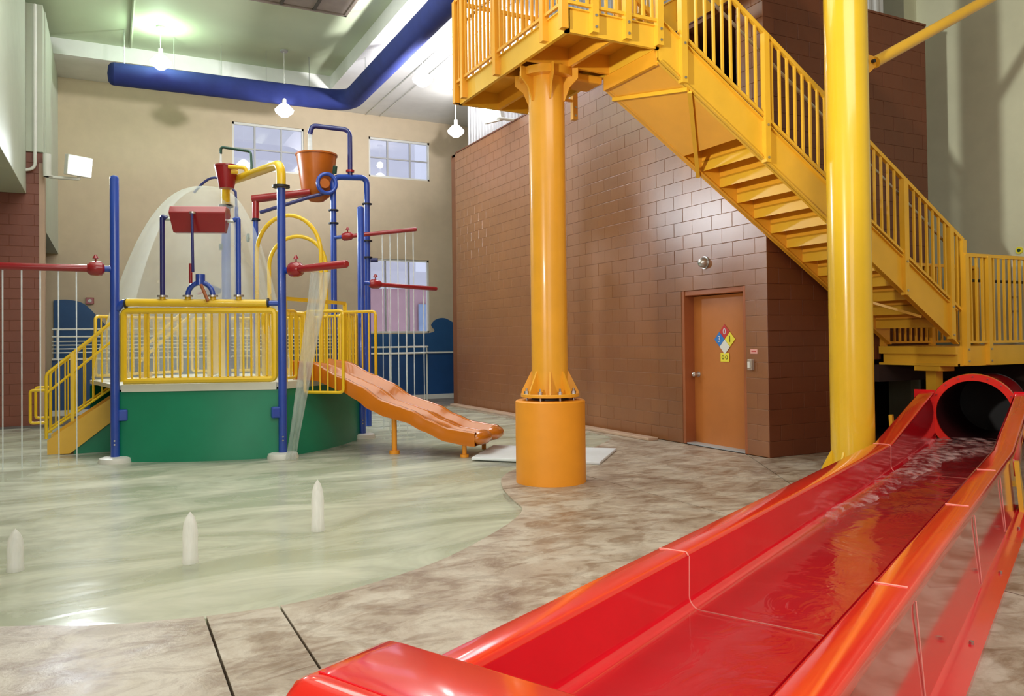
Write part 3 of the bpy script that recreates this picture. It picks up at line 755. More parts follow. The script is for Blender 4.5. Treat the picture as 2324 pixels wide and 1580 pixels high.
# stair railing: base line is the stringer's top edge
zt0 = lo(xa)+0.43
railing(st_, (5.15, yn-0.02, lo(5.15)+0.43), (9.62, yn-0.02, lo(9.62)+0.43), 0.96, 'yellow', 0.112, (0.012, 0.262, 0.50, 0.755, 0.945, 1.0), 0.0, post_drop=0.44)
MB().tube([(5.15, yn+0.06, lo(5.15)+1.23), (9.5, yn+0.06, lo(9.5)+1.23)], 0.018, 10).build('grab_rail', 'steel', st_)
railing(st_, (5.15, yf+0.0, lo(5.15)+0.43), (9.5, yf+0.0, lo(9.5)+0.43), 0.96, 'amber', 0.112, (0.0, 0.3, 0.55, 0.8, 1.0), 0.0, post_drop=0.2, bolts=False)
# upper flight into the tower
s2 = thing('upper_stair_flight', 'second yellow stair flight rising right from the platform into the tower opening', 'stairs', (6.2, 8.0, 5))
flight(s2, 4.95, 4.50, 7.6, 7.55, 8.6, 0.632, 'yellow', 'amber', 0.40)
for k in range(9):
    MB().box((4.95+k*0.285, 7.58, 4.80+k*0.18), (5.25+k*0.285, 8.55, 4.82+k*0.18)).build('tread', 'amber', s2)
railing(s2, (4.95, 7.53, 4.90), (7.3, 7.53, 4.90+2.35*0.632), 0.96, 'yellow', 0.112, (0.0, 0.5, 1.0), 0.0, post_drop=0.3, bolts=False)

# lower landing
ll = thing('lower_landing', 'yellow lower landing with railings above the mouth of the red slide', 'platform', (10.3, 6.9, 1.2))
MB().box((9.46, 6.33, 1.13), (11.55, 6.37, 1.38)).build('fascia', 'yellow', ll)
MB().box((9.42, 6.33, 1.28), (9.46, 7.44, 1.38)).box((9.42, 6.33, 1.13), (9.5, 7.44, 1.16)).box((9.46, 6.37, 1.15), (9.48, 7.44, 1.29)).build('end_beam', 'yellow', ll)
MB().box((9.46, 6.37, 1.35), (11.55, 7.44, 1.38)).build('deck_plate', 'amber', ll)
MB().box((9.46, 7.40, 1.13), (11.55, 7.44, 1.35)).build('fascia', 'amber', ll)
railing(ll, (9.60, 6.31, 1.38), (11.55, 6.31, 1.38), 1.15, 'yellow', 0.112, (0.0, 0.235, 0.95), 0.0, post_drop=0.24)
MB().tube([(9.62, 6.40, 2.22), (11.5, 6.40, 2.22)], 0.02, 10).build('grab_rail', 'black', ll)
railing(ll, (9.5, 7.43, 1.38), (11.55, 7.43, 1.38), 1.15, 'amber', 0.112, (0.0, 0.5, 1.0), 0.0, post_drop=0.0, bolts=False)
MB().box((9.50, 6.66, 0), (9.64, 6.80, 1.06)).build('post', 'yellow', ll)
MB().box((9.43, 6.55, 1.06), (9.72, 6.92, 1.13)).build('post_cap', 'yellow', ll, bevel=0.008)
t = thing('wall_pipe', 'white vertical pipe with clamps on the right hand wall', 'pipe', (11.5, 6.83, 2))
MB().cyl((11.5, 6.83, 1.4), (11.5, 6.83, 2.62), 0.035, 14).build('pipe', 'white', t)
for z in (1.85, 2.05): MB().cyl((11.5, 6.83, z-0.012), (11.5, 6.83, z+0.012), 0.045, 14).build('clamp', 'steel', t)
t = thing('exit_button', 'small round yellow green plate on the right wall above the landing railing', 'sign', (11.58, 6.80, 2.72))
MB().cyl((11.60, 6.80, 2.72), (11.575, 6.80, 2.72), 0.05, 18).build('disc', 'sign_y', t)
MB().cyl((11.578, 6.80, 2.72), (11.57, 6.80, 2.72), 0.025, 14).build('center', 'dark_green', t)

# ------------------------------------------------------------------ red water slide (lane frame: L along the lane, n across)
LX, LY = 0.894, 0.448
def P(L, n, z): return V(LX*L+LY*n, LY*L-LX*n, z)
ZL, ZB = 0.50, 0.235
rs = thing('red_water_slide', 'long glossy red water slide flume running out towards the lower left', 'water slide', tuple(P(5, -1.18, 0)))
def lipz(L): return ZL if L < 8.2 else ZL+(min(L, 10.7)-8.2)*0.145
def botz(L): return ZB if L < 7.5 else ZB+(L-7.5)*0.012
Ls = [1.9, 2.6, 3.54, 4.5, 5.42, 6.3, 7.2, 8.2, 8.9, 9.6, 10.3, 10.7]
def sec_inner(L):
    lz, bz = lipz(L), botz(L); pts = []
    pts += [(-1.585, lz-0.012)]
    h = lz-bz
    for k in range(0, 7):
        a = k/6*pi/2; pts.append((-1.588+0.06*(1-math.cos(a)), bz+0.06*(1-math.sin(a))))
    for k in range(0, 7):
        a = k/6*pi/2; pts.append((-0.782-0.06*(1-math.sin(a)), bz+0.06*(1-math.cos(a))))
    pts.append((-0.782, lz-0.012)); return pts
bed = MB().grid([[P(L, n, z) for n, z in sec_inner(L)] for L in Ls]).build('bed', 'red_slide', rs, angle=60)
def lip(n0, n1, name):
    rows = []
    for L in Ls:
        z = lipz(L); s = 1 if n1 > n0 else -1
        rows.append([P(L, n0-s*0.0, z-0.02), P(L, n0+s*0.006, z-0.005), P(L, n0+s*0.018, z), P(L, n1-s*0.015, z), P(L, n1-s*0.004, z-0.005), P(L, n1, z-0.018), P(L, n1, z-0.05)])
    return MB().grid(rows).build(name, 'red_slide_top', rs, angle=60)
lip(-1.595, -1.75, 'rim'); lip(-0.775, -0.615, 'rim')
# outer side walls and base flanges
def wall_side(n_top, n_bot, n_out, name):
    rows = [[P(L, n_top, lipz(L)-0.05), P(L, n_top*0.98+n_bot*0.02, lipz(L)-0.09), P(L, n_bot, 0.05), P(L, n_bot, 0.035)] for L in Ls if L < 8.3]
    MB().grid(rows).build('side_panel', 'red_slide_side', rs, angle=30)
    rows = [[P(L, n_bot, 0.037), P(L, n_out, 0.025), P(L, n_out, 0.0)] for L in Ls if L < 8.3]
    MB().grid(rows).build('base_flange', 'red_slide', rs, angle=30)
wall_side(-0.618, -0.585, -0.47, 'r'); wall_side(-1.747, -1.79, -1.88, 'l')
# ribs on the flange beyond the right hand side
for L in (3.54, 5.42, 6.95):
    MB().tube([P(L, n, lipz(L)+0.001) for n in (-0.765, -0.64)], 0.004, 6).tube([P(L, -0.612, ZL-0.05), P(L, -0.582, 0.05)], 0.004, 6).build('seam', 'seam', rs)
for L in (3.54, 8.1):
    s_ = sec_inner(L)
    MB().tube([P(L, -1.74, lipz(L)), P(L, -1.60, lipz(L)+0.001), P(L, -1.585, lipz(L)-0.02)]+[P(L, n, z+0.001) for n, z in s_[1:-1]], 0.0035, 6).build('seam', 'seam', rs)
for L in (3.0, 4.4, 5.8, 7.2): MB().cyl(P(L, -0.52, 0.028), P(L, -0.52, 0.045), 0.012, 6).build('bolt', 'steel', rs)
# upstream outer plates (the ramp part stands on yellow brackets)
for (na, nb) in ((-0.618, -0.60), (-1.747, -1.76)):
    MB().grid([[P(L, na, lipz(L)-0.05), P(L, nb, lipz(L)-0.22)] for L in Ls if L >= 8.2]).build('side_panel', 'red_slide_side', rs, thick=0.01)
for (L, n) in ((8.0, -0.56), (9.6, -1.85), (9.6, -0.50)):
    MB().prism([P(L-0.12, n, 0.0), P(L+0.12, n, 0.0), P(L+0.04, n-0.04, lipz(L)-0.06), P(L-0.04, n-0.04, lipz(L)-0.06)], P(0, 0.035, 0)-P(0, 0, 0)).prism([P(L-0.16, n-0.07, 0.0), P(L+0.16, n-0.07, 0.0), P(L+0.16, n+0.10, 0.0), P(L-0.16, n+0.10, 0.0)], (0, 0, 0.015)).build('bracket', 'yellow', rs)
# tube mouth
tc = (-1.185, 0.60)
def circ(L, r, a0=0, a1=2*pi, n=40): return [P(L, tc[0]+r*math.cos(a0+(a1-a0)*k/n), tc[1]+r*math.sin(a0+(a1-a0)*k/n)) for k in range(n+1)]
MB().grid([circ(10.62, 0.395), circ(12.6, 0.395)]).build('tube', 'red_slide', rs)
MB().grid([circ(10.61, 0.385), circ(12.6, 0.385)]).build('tube_shade_lining', 'tube_shade', rs)  # near-black red puts the shade inside the tube into the colour
MB().grid([circ(10.62, 0.386), circ(10.585, 0.39), circ(10.58, 0.465), circ(10.60, 0.47), circ(10.66, 0.47), circ(10.66, 0.39)]).build('tube_flange', 'red_slide_top', rs, angle=50)
MB().grid([circ(12.58, 0.001), circ(12.58, 0.40)]).build('tube_end', 'black', rs)  # black disc stands in for the darkness deep in the tube
for L_ in (0,):
    for s_ in (-1, 1):
        n0 = tc[0]+s_*0.40; n1 = tc[0]+s_*0.62
        MB().prism([P(10.60, n0, 0.25), P(10.60, n1, 0.40), P(10.60, n1, lipz(10.7)+0.01), P(10.60, n0, lipz(10.7)+0.01)], P(0.03, 0, 0)-P(0, 0, 0)).build('end_plate', 'red_slide', rs)
for k in range(9):
    a = pi*(k+0.5)/9; p = P(10.577, tc[0]+0.435*math.cos(a), tc[1]+0.435*math.sin(a)); q = P(10.565, tc[0]+0.435*math.cos(a), tc[1]+0.435*math.sin(a))
    MB().cyl(p, q, 0.010, 6).build('bolt', 'red_paint', rs)
# water in the flume
sw = thing('slide_water', 'sheet of running water with foam in the bed of the red slide', 'water', tuple(P(7, -1.18, 0.3)))
rows = []
for i in range(84):
    L = 1.96+i*0.104
    rows.append([P(L, -1.545+0.72*k/12, botz(L)+0.012+0.016*min(1, max(0, (L-4.3)/1.5))+0.007*math.sin(L*7+k*1.3)*math.sin(k*2.1+L*3)*min(1, max(0, (L-4.6)/1.5))) for k in range(13)])
MB().grid(rows).build('sheet', 'slide_water', sw, angle=80)
rows = []
for i in range(56):
    L = 5.6+i*0.09; f = max(0.0, min(1.0, (L-8.6)/1.6)); f = f*f*(3-2*f)
    na = -1.545+0.03*math.sin(L*4); nb = na+0.10+0.075*max(0, L-5.8)+f*0.42
    rows.append([P(L, min(-0.85, na+(nb-na)*k/8+0.015*math.sin(L*9+k)), botz(L)+0.040+0.022*math.sin(pi*k/8)+0.006*math.sin(L*31+k*3)) for k in range(9)])
MB().grid(rows).build('foam', 'foam', sw, angle=80)
# end lip of the run-out
eb = thing('slide_end_cap', 'glossy red box shaped end cap across the foot of the red slide', 'slide end', tuple(P(1.7, -1.2, 0)))
q = []
def rbox(L0, L1, n0, n1, z, r):
    pts = []
    prof = [(L0-0.06, 0.0), (L0-0.05, z-0.10), (L0, z-0.03), (L0+0.03, z-0.004), (L0+0.06, z), (L1-0.02, z), (L1-0.004, z-0.006), (L1, z-0.03), (L1, 0.0)]
    rows = []
    rows.append([P(L_, n0+0.02, zz*0.96) for L_, zz in prof][:1]*len(prof))
    for (n, sc) in ((n0, 0.93), (n0+0.015, 0.97), (n0+0.05, 0.995), (n0+0.1, 1.0), (n1-0.1, 1.0), (n1, 0.97)):
        rows.append([P(L_, n, zz*sc) for L_, zz in prof])
    rows.pop(0)
    mb = MB().grid(rows)
    k0 = len(mb.v)
    mb.add(rows[0], [tuple(range(len(prof)))]); mb.add(rows[-1], [tuple(range(len(prof)))[::-1]])
    return mb
rbox(1.52, 1.93, -1.99, -0.30, 0.515, 0.05).build('cap', 'red_slide_top', eb, angle=50)
MB().tube([P(1.60, -1.93, 0.5165), P(1.60, -0.4, 0.5165)], 0.003, 6).build('seam', 'red_slide', eb)

# ------------------------------------------------------------------ play tower
S3 = math.sqrt(3)/2
HV = [V(0.06, 11.60, 0), V(2.06, 10.87, 0), V(3.60, 12.43, 0), V(3.18, 14.41, 0), V(1.19, 15.06, 0), V(-0.30, 13.75, 0)]
HC = V(1.62, 13.0, 0)
pt_ = thing('play_platform', 'green skirted play tower deck with yellow railings standing in the wading pool', 'play structure', (1.62, 13.0, 0))
ZD = 0.99
inset = [HC+(v-HC)*0.985 for v in HV]
for i in range(6):
    a, b_ = inset[i], inset[(i+1) % 6]
    if i == 5: a = HC+(HV[5]-HC)*0.75; b_ = HC+(HV[0]-HC)*0.97
    nrm = (b_-a).cross(V(0, 0, 1)).normalized()
    if nrm.dot((a+b_)/2-HC) < 0: nrm = -nrm
    rows = []
    for z, bl in ((-0.06, 0.16), (0.3, 0.12), (0.6, 0.05), (0.90, 0.0)):
        rows.append([a.lerp(b_, t)+nrm*(bl*math.sin(pi*t)*(1 if i != 5 else 0.2))+V(0, 0, z) for t in [k/12 for k in range(13)]])
    MB().grid(rows).build('skirt_panel', 'green', pt_)
    fa = a-nrm*0.0; fb = b_-nrm*0.0
    if i != 5: MB().bar(fa.lerp(fb, 0.03)+V(0, 0, 0.945), fa.lerp(fb, 0.97)+V(0, 0, 0.945), 0.05, 0.095).build('fascia', 'cream_fascia', pt_)
MB().prism([v+V(0, 0, 0.93) for v in inset], (0, 0, 0.055)).build('deck', 'cream_fascia', pt_)
def panel(par, A, B, z0, z1, gap=0.1, fr=0.065, br=0.012, nm='rail_panel', mat='play_yellow'):
    A = V(A); B = V(B); u = V(0, 0, 1); d = (B-A).normalized()
    o = MB().tube(fillet([A+u*z0, A+u*z1, B+u*z1, B+u*z0, A+u*z0], 0.06, 4), fr/2, 8).build('panel_frame', mat, par)
    n = max(2, int((B-A).length/gap)); base = None
    for i in range(1, n):
        p = A.lerp(B, i/n)
        if base is None:
            base = MB().cyl(p+u*(z0+fr/2), p+u*(z1-fr/2), br, 8).build('baluster', mat, o); bp0 = p
        else:
            c = base.copy(); COL.objects.link(c); c.parent = o; c.location = p-bp0
    return o
E0 = (HV[1]-HV[0]).normalized(); n0 = V(E0.y, -E0.x, 0)
A = HV[0]; B = HV[1]
panel(pt_, A+E0*0.11, A+E0*2.03, 1.04, 1.96, 0.098, 0.085, 0.014)
e = (HV[2]-HV[1]).normalized(); nn = V(e.y, -e.x, 0)
SP = V(2.05, 10.9, 0)
def SS(t, s, z): return SP+e*t+nn*s+V(0, 0, z)
panel(pt_, SS(0.45, 0.08, 0), SS(0.45, 0.68, 0), 0.83, 1.95, 0.11, 0.045, nm='guard')
panel(pt_, SS(1.60, 0.02, 0), SS(1.60, 0.58, 0), 0.83, 1.98, 0.11, 0.045, nm='guard')
MB().bar(SS(0.1, 0, 0.99), SS(0.1, 0, 2.12), 0.05, 0.05).bar(SS(0.1, 0, 2.12), SS(1.7, 0, 2.12), 0.05, 0.05).bar(SS(1.7, 0, 0.99), SS(1.7, 0, 2.12), 0.05, 0.05).build('slide_gate', 'play_yellow', pt_)
panel(pt_, SS(0.02, -0.03, 0), SS(0.40, -0.03, 0), 1.04, 1.96, 0.1, 0.045)
panel(pt_, SS(1.62, -0.03, 0), SS(2.1, -0.03, 0), 1.04, 1.96, 0.1, 0.045)
for (i, j) in ((2, 3), (3, 4), (4, 5)):
    a, b_ = inset[i], inset[j]; d = (b_-a).normalized()
    panel(pt_, a+d*0.1, b_-d*0.1, 1.04, 1.96, 0.1, 0.05)
# inner panels around the slide platform and net seen through the front
panel(pt_, (2.05, 12.25, 0), (2.9, 12.75, 0), 1.04, 1.98, 0.1, 0.06)
panel(pt_, (1.35, 12.9, 0), (1.62, 14.2, 0), 1.04, 1.98, 0.1, 0.06)
panel(pt_, (2.45, 13.1, 0), (3.1, 13.9, 0), 1.04, 1.98, 0.1, 0.06)
MB().box((1.42, 12.2, 1.0), (1.50, 12.28, 2.0)).build('gate_post', 'play_yellow', pt_)
MB().box((0.42, 12.0, 1.0), (0.49, 12.07, 2.0)).build('gate_post', 'play_yellow', pt_)
for dz in (0.0, -0.16): MB().cyl((0.42, 13.55, 1.42+dz), (1.15, 13.55, 2.14+dz), 0.022, 8).build('stair_rail', 'play_yellow', pt_)

# access stairs of the play tower
ps = thing('play_stairs', 'yellow stairs with railings climbing to the left side of the green play tower', 'stairs', (-0.3, 13.2, 0))
for yy in (12.78, 13.62):
    MB().prism([(-0.78, yy, 0.0), (-0.50, yy, 0.0), (0.55, yy, 0.84), (0.55, yy, 1.13), (-0.78, yy, 0.20)], (0, 0.03, 0)).build('stringer', 'yellow', ps)
MB().prism([(-0.46, 12.83, -0.06), (0.22, 12.83, -0.06), (0.22, 12.83, 0.56), (-0.46, 12.83, 0.03)], (0, 0.02, 0)).build('skirt_panel', 'green', ps)
for k in range(5):
    MB().box((-0.62+k*0.24, 12.81, 0.15+k*0.18), (-0.36+k*0.24, 13.62, 0.18+k*0.18)).build('tread', 'amber', ps)
for yy in (12.77, 13.66):
    za_, zb_ = 1.12, 2.00
    MB().tube(fillet([(-0.79, yy, 0.22), (-0.79, yy, za_), (0.20, yy, zb_), (0.50, yy, zb_)], 0.05), 0.022, 10).build('handrail', 'play_yellow', ps)
    MB().tube([(-0.79, yy, 0.85), (0.20, yy, 1.72)], 0.018, 8).build('mid_rail', 'play_yellow', ps)
    MB().tube([(-0.79, yy, 0.30), (0.30, yy, 1.10)], 0.016, 8).build('bottom_rail', 'play_yellow', ps)
    MB().tube(fillet([(-0.79, yy, 0.90), (-0.98, yy, 0.90), (-0.98, yy, 0.45), (-0.79, yy, 0.45)], 0.04), 0.02, 8).build('rail_return', 'play_yellow', ps)
    MB().bar((-0.47, yy, 0.45), (-0.47, yy, 1.42), 0.05, 0.05).build('post', 'play_yellow', ps)
    for k in range(1, 9):
        x = -0.79+k*0.115
        MB().cyl((x, yy, 0.30+(x+0.79)*0.73), (x, yy, za_+(x+0.79)*0.885), 0.010, 8).build('baluster', 'play_yellow', ps)

# blue posts
def post(v, ztop, label, pad=True, r=0.056, z0=0.0, mat='blue', cap=True):
    t = thing('water_post', label, 'post', (v.x, v.y, 0))
    prof = [(r, z0), (r, ztop-0.04), (r*0.85, ztop-0.015), (r*0.4, ztop), (0.001, ztop+0.002)] if cap else [(r, z0), (r, ztop)]
    MB().lathe((v.x, v.y, 0), prof, 20).build('tube', mat, t)
    if pad: MB().lathe((v.x, v.y, 0), [(0.20, -0.06), (0.205, 0.0), (0.19, 0.045), (0.14, 0.06), (0.001, 0.06)], 28).build('footing', 'white', t)
    for z in (0.22, 0.27):
        if pad: MB().cyl((v.x-0.01, v.y-r+0.01, z), (v.x-0.01, v.y-r-0.012, z), 0.012, 6).build('bolt', 'steel', t)
    return t
p1 = post(HV[0], 3.74, 'front left blue post with a round cap and a red spray arm')
p2 = post(HV[1], 3.62, 'front middle blue post carrying the thick yellow overhead pipe', cap=False)
p3 = post(HV[2], 3.70, 'right blue post of the play tower with a round cap beside the orange slide')
p0 = post(HC, 3.66, 'thick blue centre post of the play tower behind the red tipping trough', pad=False, r=0.068, z0=0.98, cap=False)
for (p, v, z) in ((p1, HV[0], 0.62), (p2, HV[1], 0.62)):
    s = 1 if p is p1 else -1
    MB().box((v.x+s*0.03, v.y-0.05, z-0.1), (v.x+s*0.15, v.y+0.05, z+0.05)).build('bracket', 'blue', p, bevel=0.02)
ring((HV[1].x, HV[1].y, 3.62), (0, 0, 1), 0.115, 0.03, MB()).build('flange', 'black', p2)
ring((HC.x, HC.y, 3.66), (0, 0, 1), 0.11, 0.03, MB()).build('flange', 'black', p0)
MB().cyl((HC.x-0.09, HC.y, 2.33), (HC.x-0.28, HC.y-0.04, 2.36), 0.045, 12, 0.09).build('nozzle', 'navy', p0)
MB().tube([(HC.x-0.25, HC.y-0.03, 2.36), (HC.x-0.42, HC.y-0.06, 2.28)], 0.02, 8).build('handle', 'red_paint', p0)
MB().cyl((HC.x-0.06, HC.y, 3.02), (HC.x-0.10, HC.y, 3.02), 0.05, 14).build('cap', 'dark_green', p0)

# thick yellow overhead pipe
yp = thing('overhead_pipe', 'thick yellow overhead pipe bending between the front middle and centre posts', 'pipe', (1.9, 12, 3.8))
MB().tube(fillet([(2.06, 10.87, 3.60), (2.06, 10.87, 3.93), (1.62, 13.0, 4.02), (1.62, 13.0, 3.66)], 0.16, 6), 0.062, 18).build('tube', 'play_yellow', yp)
MB().tube(fillet([(1.80, 12.15, 3.97), (1.80, 12.12, 4.10), (1.57, 12.25, 4.12)], 0.06), 0.028, 10).build('branch', 'play_yellow', yp)
MB().tube(fillet([(1.86, 12.0, 4.0), (1.86, 12.1, 4.34), (1.47, 12.32, 4.42), (1.47, 12.32, 4.32)], 0.05), 0.020, 10).build('fill_spout', 'dark_green', yp)
# red bucket
rb = thing('red_bucket', 'small red tipping bucket hanging beside the thick yellow overhead pipe', 'bucket', (1.56, 12.4, 4.0))
MB().lathe((1.56, 12.42, 0), [(0.105, 3.83), (0.17, 4.15), (0.178, 4.15), (0.178, 4.17), (0.155, 4.17), (0.10, 3.85), (0.001, 3.85)], 28).build('shell', 'red_paint', rb)
MB().cyl((1.70, 12.28, 4.06), (1.60, 12.28, 4.06), 0.035, 12).build('hinge', 'play_yellow', rb)
tag(MB().tube([V(1.47, 12.33, z) for z in (4.32, 4.2, 4.1)], [0.012, 0.018, 0.02], 8).build('water_stream', 'thin'), 'thin water stream falling into the small red bucket', 'water stream')
# thin blue arc sprayer
ar = thing('spray_arch', 'thin dark blue curved spray pipe arching over the red trough', 'pipe', (1.5, 13.5, 4))
MB().tube([V(1.22+0.6*k/12, 13.69-0.3*k/12, 3.96+0.24*math.sin(pi*min(1, k/12*1.0))) for k in range(13)]+[V(1.83, 13.38, 3.7)], 0.020, 10).build('tube', 'navy', ar)
MB().cyl((1.83, 13.38, 3.72), (1.83, 13.38, 0.98), 0.030, 12).build('riser', 'blue', ar)

# yellow manifold between the front posts with posts and trough
mf = thing('yellow_manifold', 'horizontal yellow manifold pipe above the front railing of the play tower', 'pipe', tuple(HV[0]+E0*1.0+V(0, 0, 2.05)))
def E_(s, z, off=0): return HV[0]+E0*s+n0*off+V(0, 0, z)
MB().tube([E_(0.15, 2.07), E_(1.95, 2.05)], 0.052, 16).build('tube', 'play_yellow', mf)
MB().tube(fillet([E_(0.03, 1.98), E_(0.10, 2.07), E_(0.16, 2.07)], 0.05), 0.045, 12).build('coupling', 'blue', mf)
MB().tube([E_(1.94, 2.05), E_(2.10, 2.05)], 0.036, 12).build('coupling', 'blue', mf)
for s in (0.14, 1.95): ring(E_(s, 2.06), E0, 0.065, 0.02, MB()).build('flange', 'black', mf)
for s in (0.60, 0.92, 1.24, 1.57):
    MB().cyl(E_(s, 2.10), E_(s, 2.14), 0.036, 12).build('stub', 'play_yellow', mf)
    MB().cyl(E_(s, 2.14), E_(s, 2.165), 0.066, 16).build('flange', 'steel', mf)
MB().tube([E_(0.92+0.16-0.16*math.cos(pi*k/12), 2.16+0.17*math.sin(pi*k/12)) for k in range(13)], 0.034, 12).build('arch_pipe', 'blue', mf)
MB().tube([E_(1.08, 2.30), E_(1.08, 2.44)], 0.06, 12).build('valve', 'blue', mf)
MB().tube([E_(0.97, 2.32, 0.05), E_(0.97, 2.58, 0.05)], 0.022, 10).build('lever', 'red_paint', mf)
MB().tube([E_(1.10, 2.30, 0.05), E_(1.20, 2.08, 0.10)], 0.022, 10).build('lever', 'jamb', mf)
for s in (0.60, 1.57):
    tb = thing('trough_stand', 'thin blue stand pipe holding the %s end of the red trough' % ('left' if s < 1 else 'right'), 'post', tuple(E_(s, 2.16)))
    zt_ = 3.24 if s < 1 else 3.22
    sg_ = 1 if s < 1 else -1
    MB().tube(fillet([E_(s, 2.165), E_(s, zt_-0.03), E_(s+sg_*0.06, zt_-0.06)], 0.03), 0.032, 12).build('tube', 'navy' if s < 1 else 'blue', tb)
    MB().cyl(E_(s+sg_*0.05, zt_-0.07), E_(s+sg_*0.14, zt_-0.07), 0.022, 10).build('axle', 'steel', tb)
tr_ = thing('red_trough', 'long red tipping trough held between two thin blue stand pipes', 'trough', tuple(E_(1.08, 3.15)))
def tp(s, z, off): return E_(s, z, off)
for (sa, sb) in ((0.72, 1.44),):
    A_ = [tp(sa, 3.33, 0.10), tp(sa, 3.24, 0.16), tp(sa+0.03, 2.99, 0.05), tp(sa+0.03, 2.99, -0.06), tp(sa, 3.24, -0.16), tp(sa, 3.33, -0.10)]
    B_ = [tp(sb, 3.33, 0.10), tp(sb, 3.24, 0.16), tp(sb-0.03, 2.99, 0.05), tp(sb-0.03, 2.99, -0.06), tp(sb, 3.24, -0.16), tp(sb, 3.33, -0.10)]
    mb = MB(); mb.add(A_+B_, [(0,1,2,3,4,5), (11,10,9,8,7,6)]+[(i, i+6, (i+1) % 6+6, (i+1) % 6) for i in range(6)])
    mb.build('body', 'red_paint', tr_, bevel=0.012)
MB().cyl(tp(1.04, 2.45, 0.2), tp(1.03, 3.22, 0.2), 0.018, 10).build('feed_pipe', 'navy', tr_)
MB().cyl(tp(1.03, 3.215, 0.17), tp(1.03, 3.245, 0.17), 0.04, 12).build('feed_cap', 'steel', tr_)

# back pipes with the big orange bucket
bk = thing('bucket_frame', 'tall blue pipe frame with a goose neck spout behind the orange bucket', 'pipe frame', (3.9, 13.9, 0))
MB().tube(fillet([(3.53, 13.88, 0.98), (3.53, 13.88, 4.44), (4.17, 13.98, 4.50), (4.17, 13.98, 0.0)], 0.13, 6), 0.052, 16).build('tube', 'blue', bk)
MB().tube(fillet([(3.85, 13.93, 4.50), (3.85, 13.92, 5.32), (3.24, 14.2, 5.40), (3.20, 14.2, 5.24)], 0.13, 6), 0.043, 16).build('spout', 'navy', bk)
MB().cyl((3.85, 13.93, 4.56), (3.85, 13.93, 4.60), 0.075, 16).build('flange', 'red_paint', bk)
for (x, y, z) in ((3.53, 13.88, 3.62), (4.17, 13.98, 4.02), (4.17, 13.98, 3.35), (4.17, 13.98, 3.05), (3.53, 13.88, 3.85)):
    MB().cyl((x, y, z-0.012), (x, y, z+0.012), 0.09, 16).build('flange', 'black', bk)
MB().tube([V(3.40+0.16*math.cos(2*pi*k/20), 13.80, 4.30+0.17*math.sin(2*pi*k/20)) for k in range(20)], 0.035, 10, closed=True).build('ring_pipe', 'blue', bk)
MB().cyl((3.55, 13.86, 4.50), (3.55, 13.80, 4.62), 0.04, 12).build('valve', 'dark_green', bk)
MB().tube([(3.50, 13.85, 4.18), (3.10, 13.9, 4.05), (2.35, 14.3, 3.80)], 0.032, 12).build('arm', 'navy', bk)
MB().cyl((4.22, 13.95, 3.0), (4.34, 13.9, 3.0), 0.04, 10).build('nozzle', 'navy', bk)
ob_ = thing('orange_bucket', 'large orange tipping bucket hanging at the top of the play tower', 'bucket', (3.3, 14.2, 4.5))
MB().lathe((3.32, 14.22, 0), [(0.001, 4.03), (0.12, 4.05), (0.22, 4.13), (0.27, 4.25), (0.355, 4.86), (0.37, 4.86), (0.37, 4.89), (0.335, 4.89), (0.25, 4.27), (0.001, 4.2)], 32).build('shell', 'orange_bucket', ob_)
MB().cyl((3.36, 13.78, 4.30), (3.36, 13.95, 4.30), 0.085, 16).build('hub', 'orange_bucket', ob_)
tag(MB().tube([V(3.20, 14.2, z) for z in (5.25, 5.05, 4.7)], [0.035, 0.04, 0.045], 10).build('water_stream', 'thin'), 'white water stream pouring from the goose neck spout into the orange bucket', 'water stream')
# red gutter
rg = thing('red_gutter', 'red horizontal trough pipe leading left below the orange bucket', 'pipe', (2.7, 14.3, 4.1))
MB().tube([(2.25, 14.50, 4.06), (3.17, 14.05, 4.17)], 0.07, 14).build('tube', 'red_paint', rg)
MB().tube(fillet([(2.30, 14.48, 4.02), (2.30, 14.48, 3.72)], 0.1), 0.06, 12).build('elbow', 'red_paint', rg)
MB().cyl((2.30, 14.48, 3.72), (2.30, 14.48, 0.98), 0.045, 12).build('standpipe', 'blue', rg)
MB().cyl((2.30, 14.48, 3.68), (2.30, 14.48, 3.71), 0.08, 14).build('flange', 'black', rg)
MB().cyl((2.18, 14.40, 3.36), (2.14, 14.40, 3.36), 0.075, 16).build('disc', 'dark_green', rg)

# yellow hoops
def hoop(A, B, zc, r, label, mat, thick):
    t = thing('yellow_hoop', label, 'hoop', tuple((V(A)+V(B))/2))
    A = V(A); B = V(B); c = (A+B)/2; d = (B-A)/2
    pts = [A+V(0, 0, 0.99)]+[c-d*math.cos(pi*k/20)+V(0, 0, zc+r*math.sin(pi*k/20)) for k in range(21)]+[B+V(0, 0, 0.99)]
    MB().tube(pts, thick, 12).build('tube', mat, t)
hoop((2.04, 12.75, 0), (2.93, 12.30, 0), 2.90, 0.60, 'larger yellow hoop arching over the play tower deck behind the front middle post', 'play_yellow', 0.032)
hoop((2.48, 14.2, 0), (3.36, 13.75, 0), 2.85, 0.52, 'smaller pale yellow hoop behind the larger one on the play tower', 'play_yellow', 0.034)
MB().v
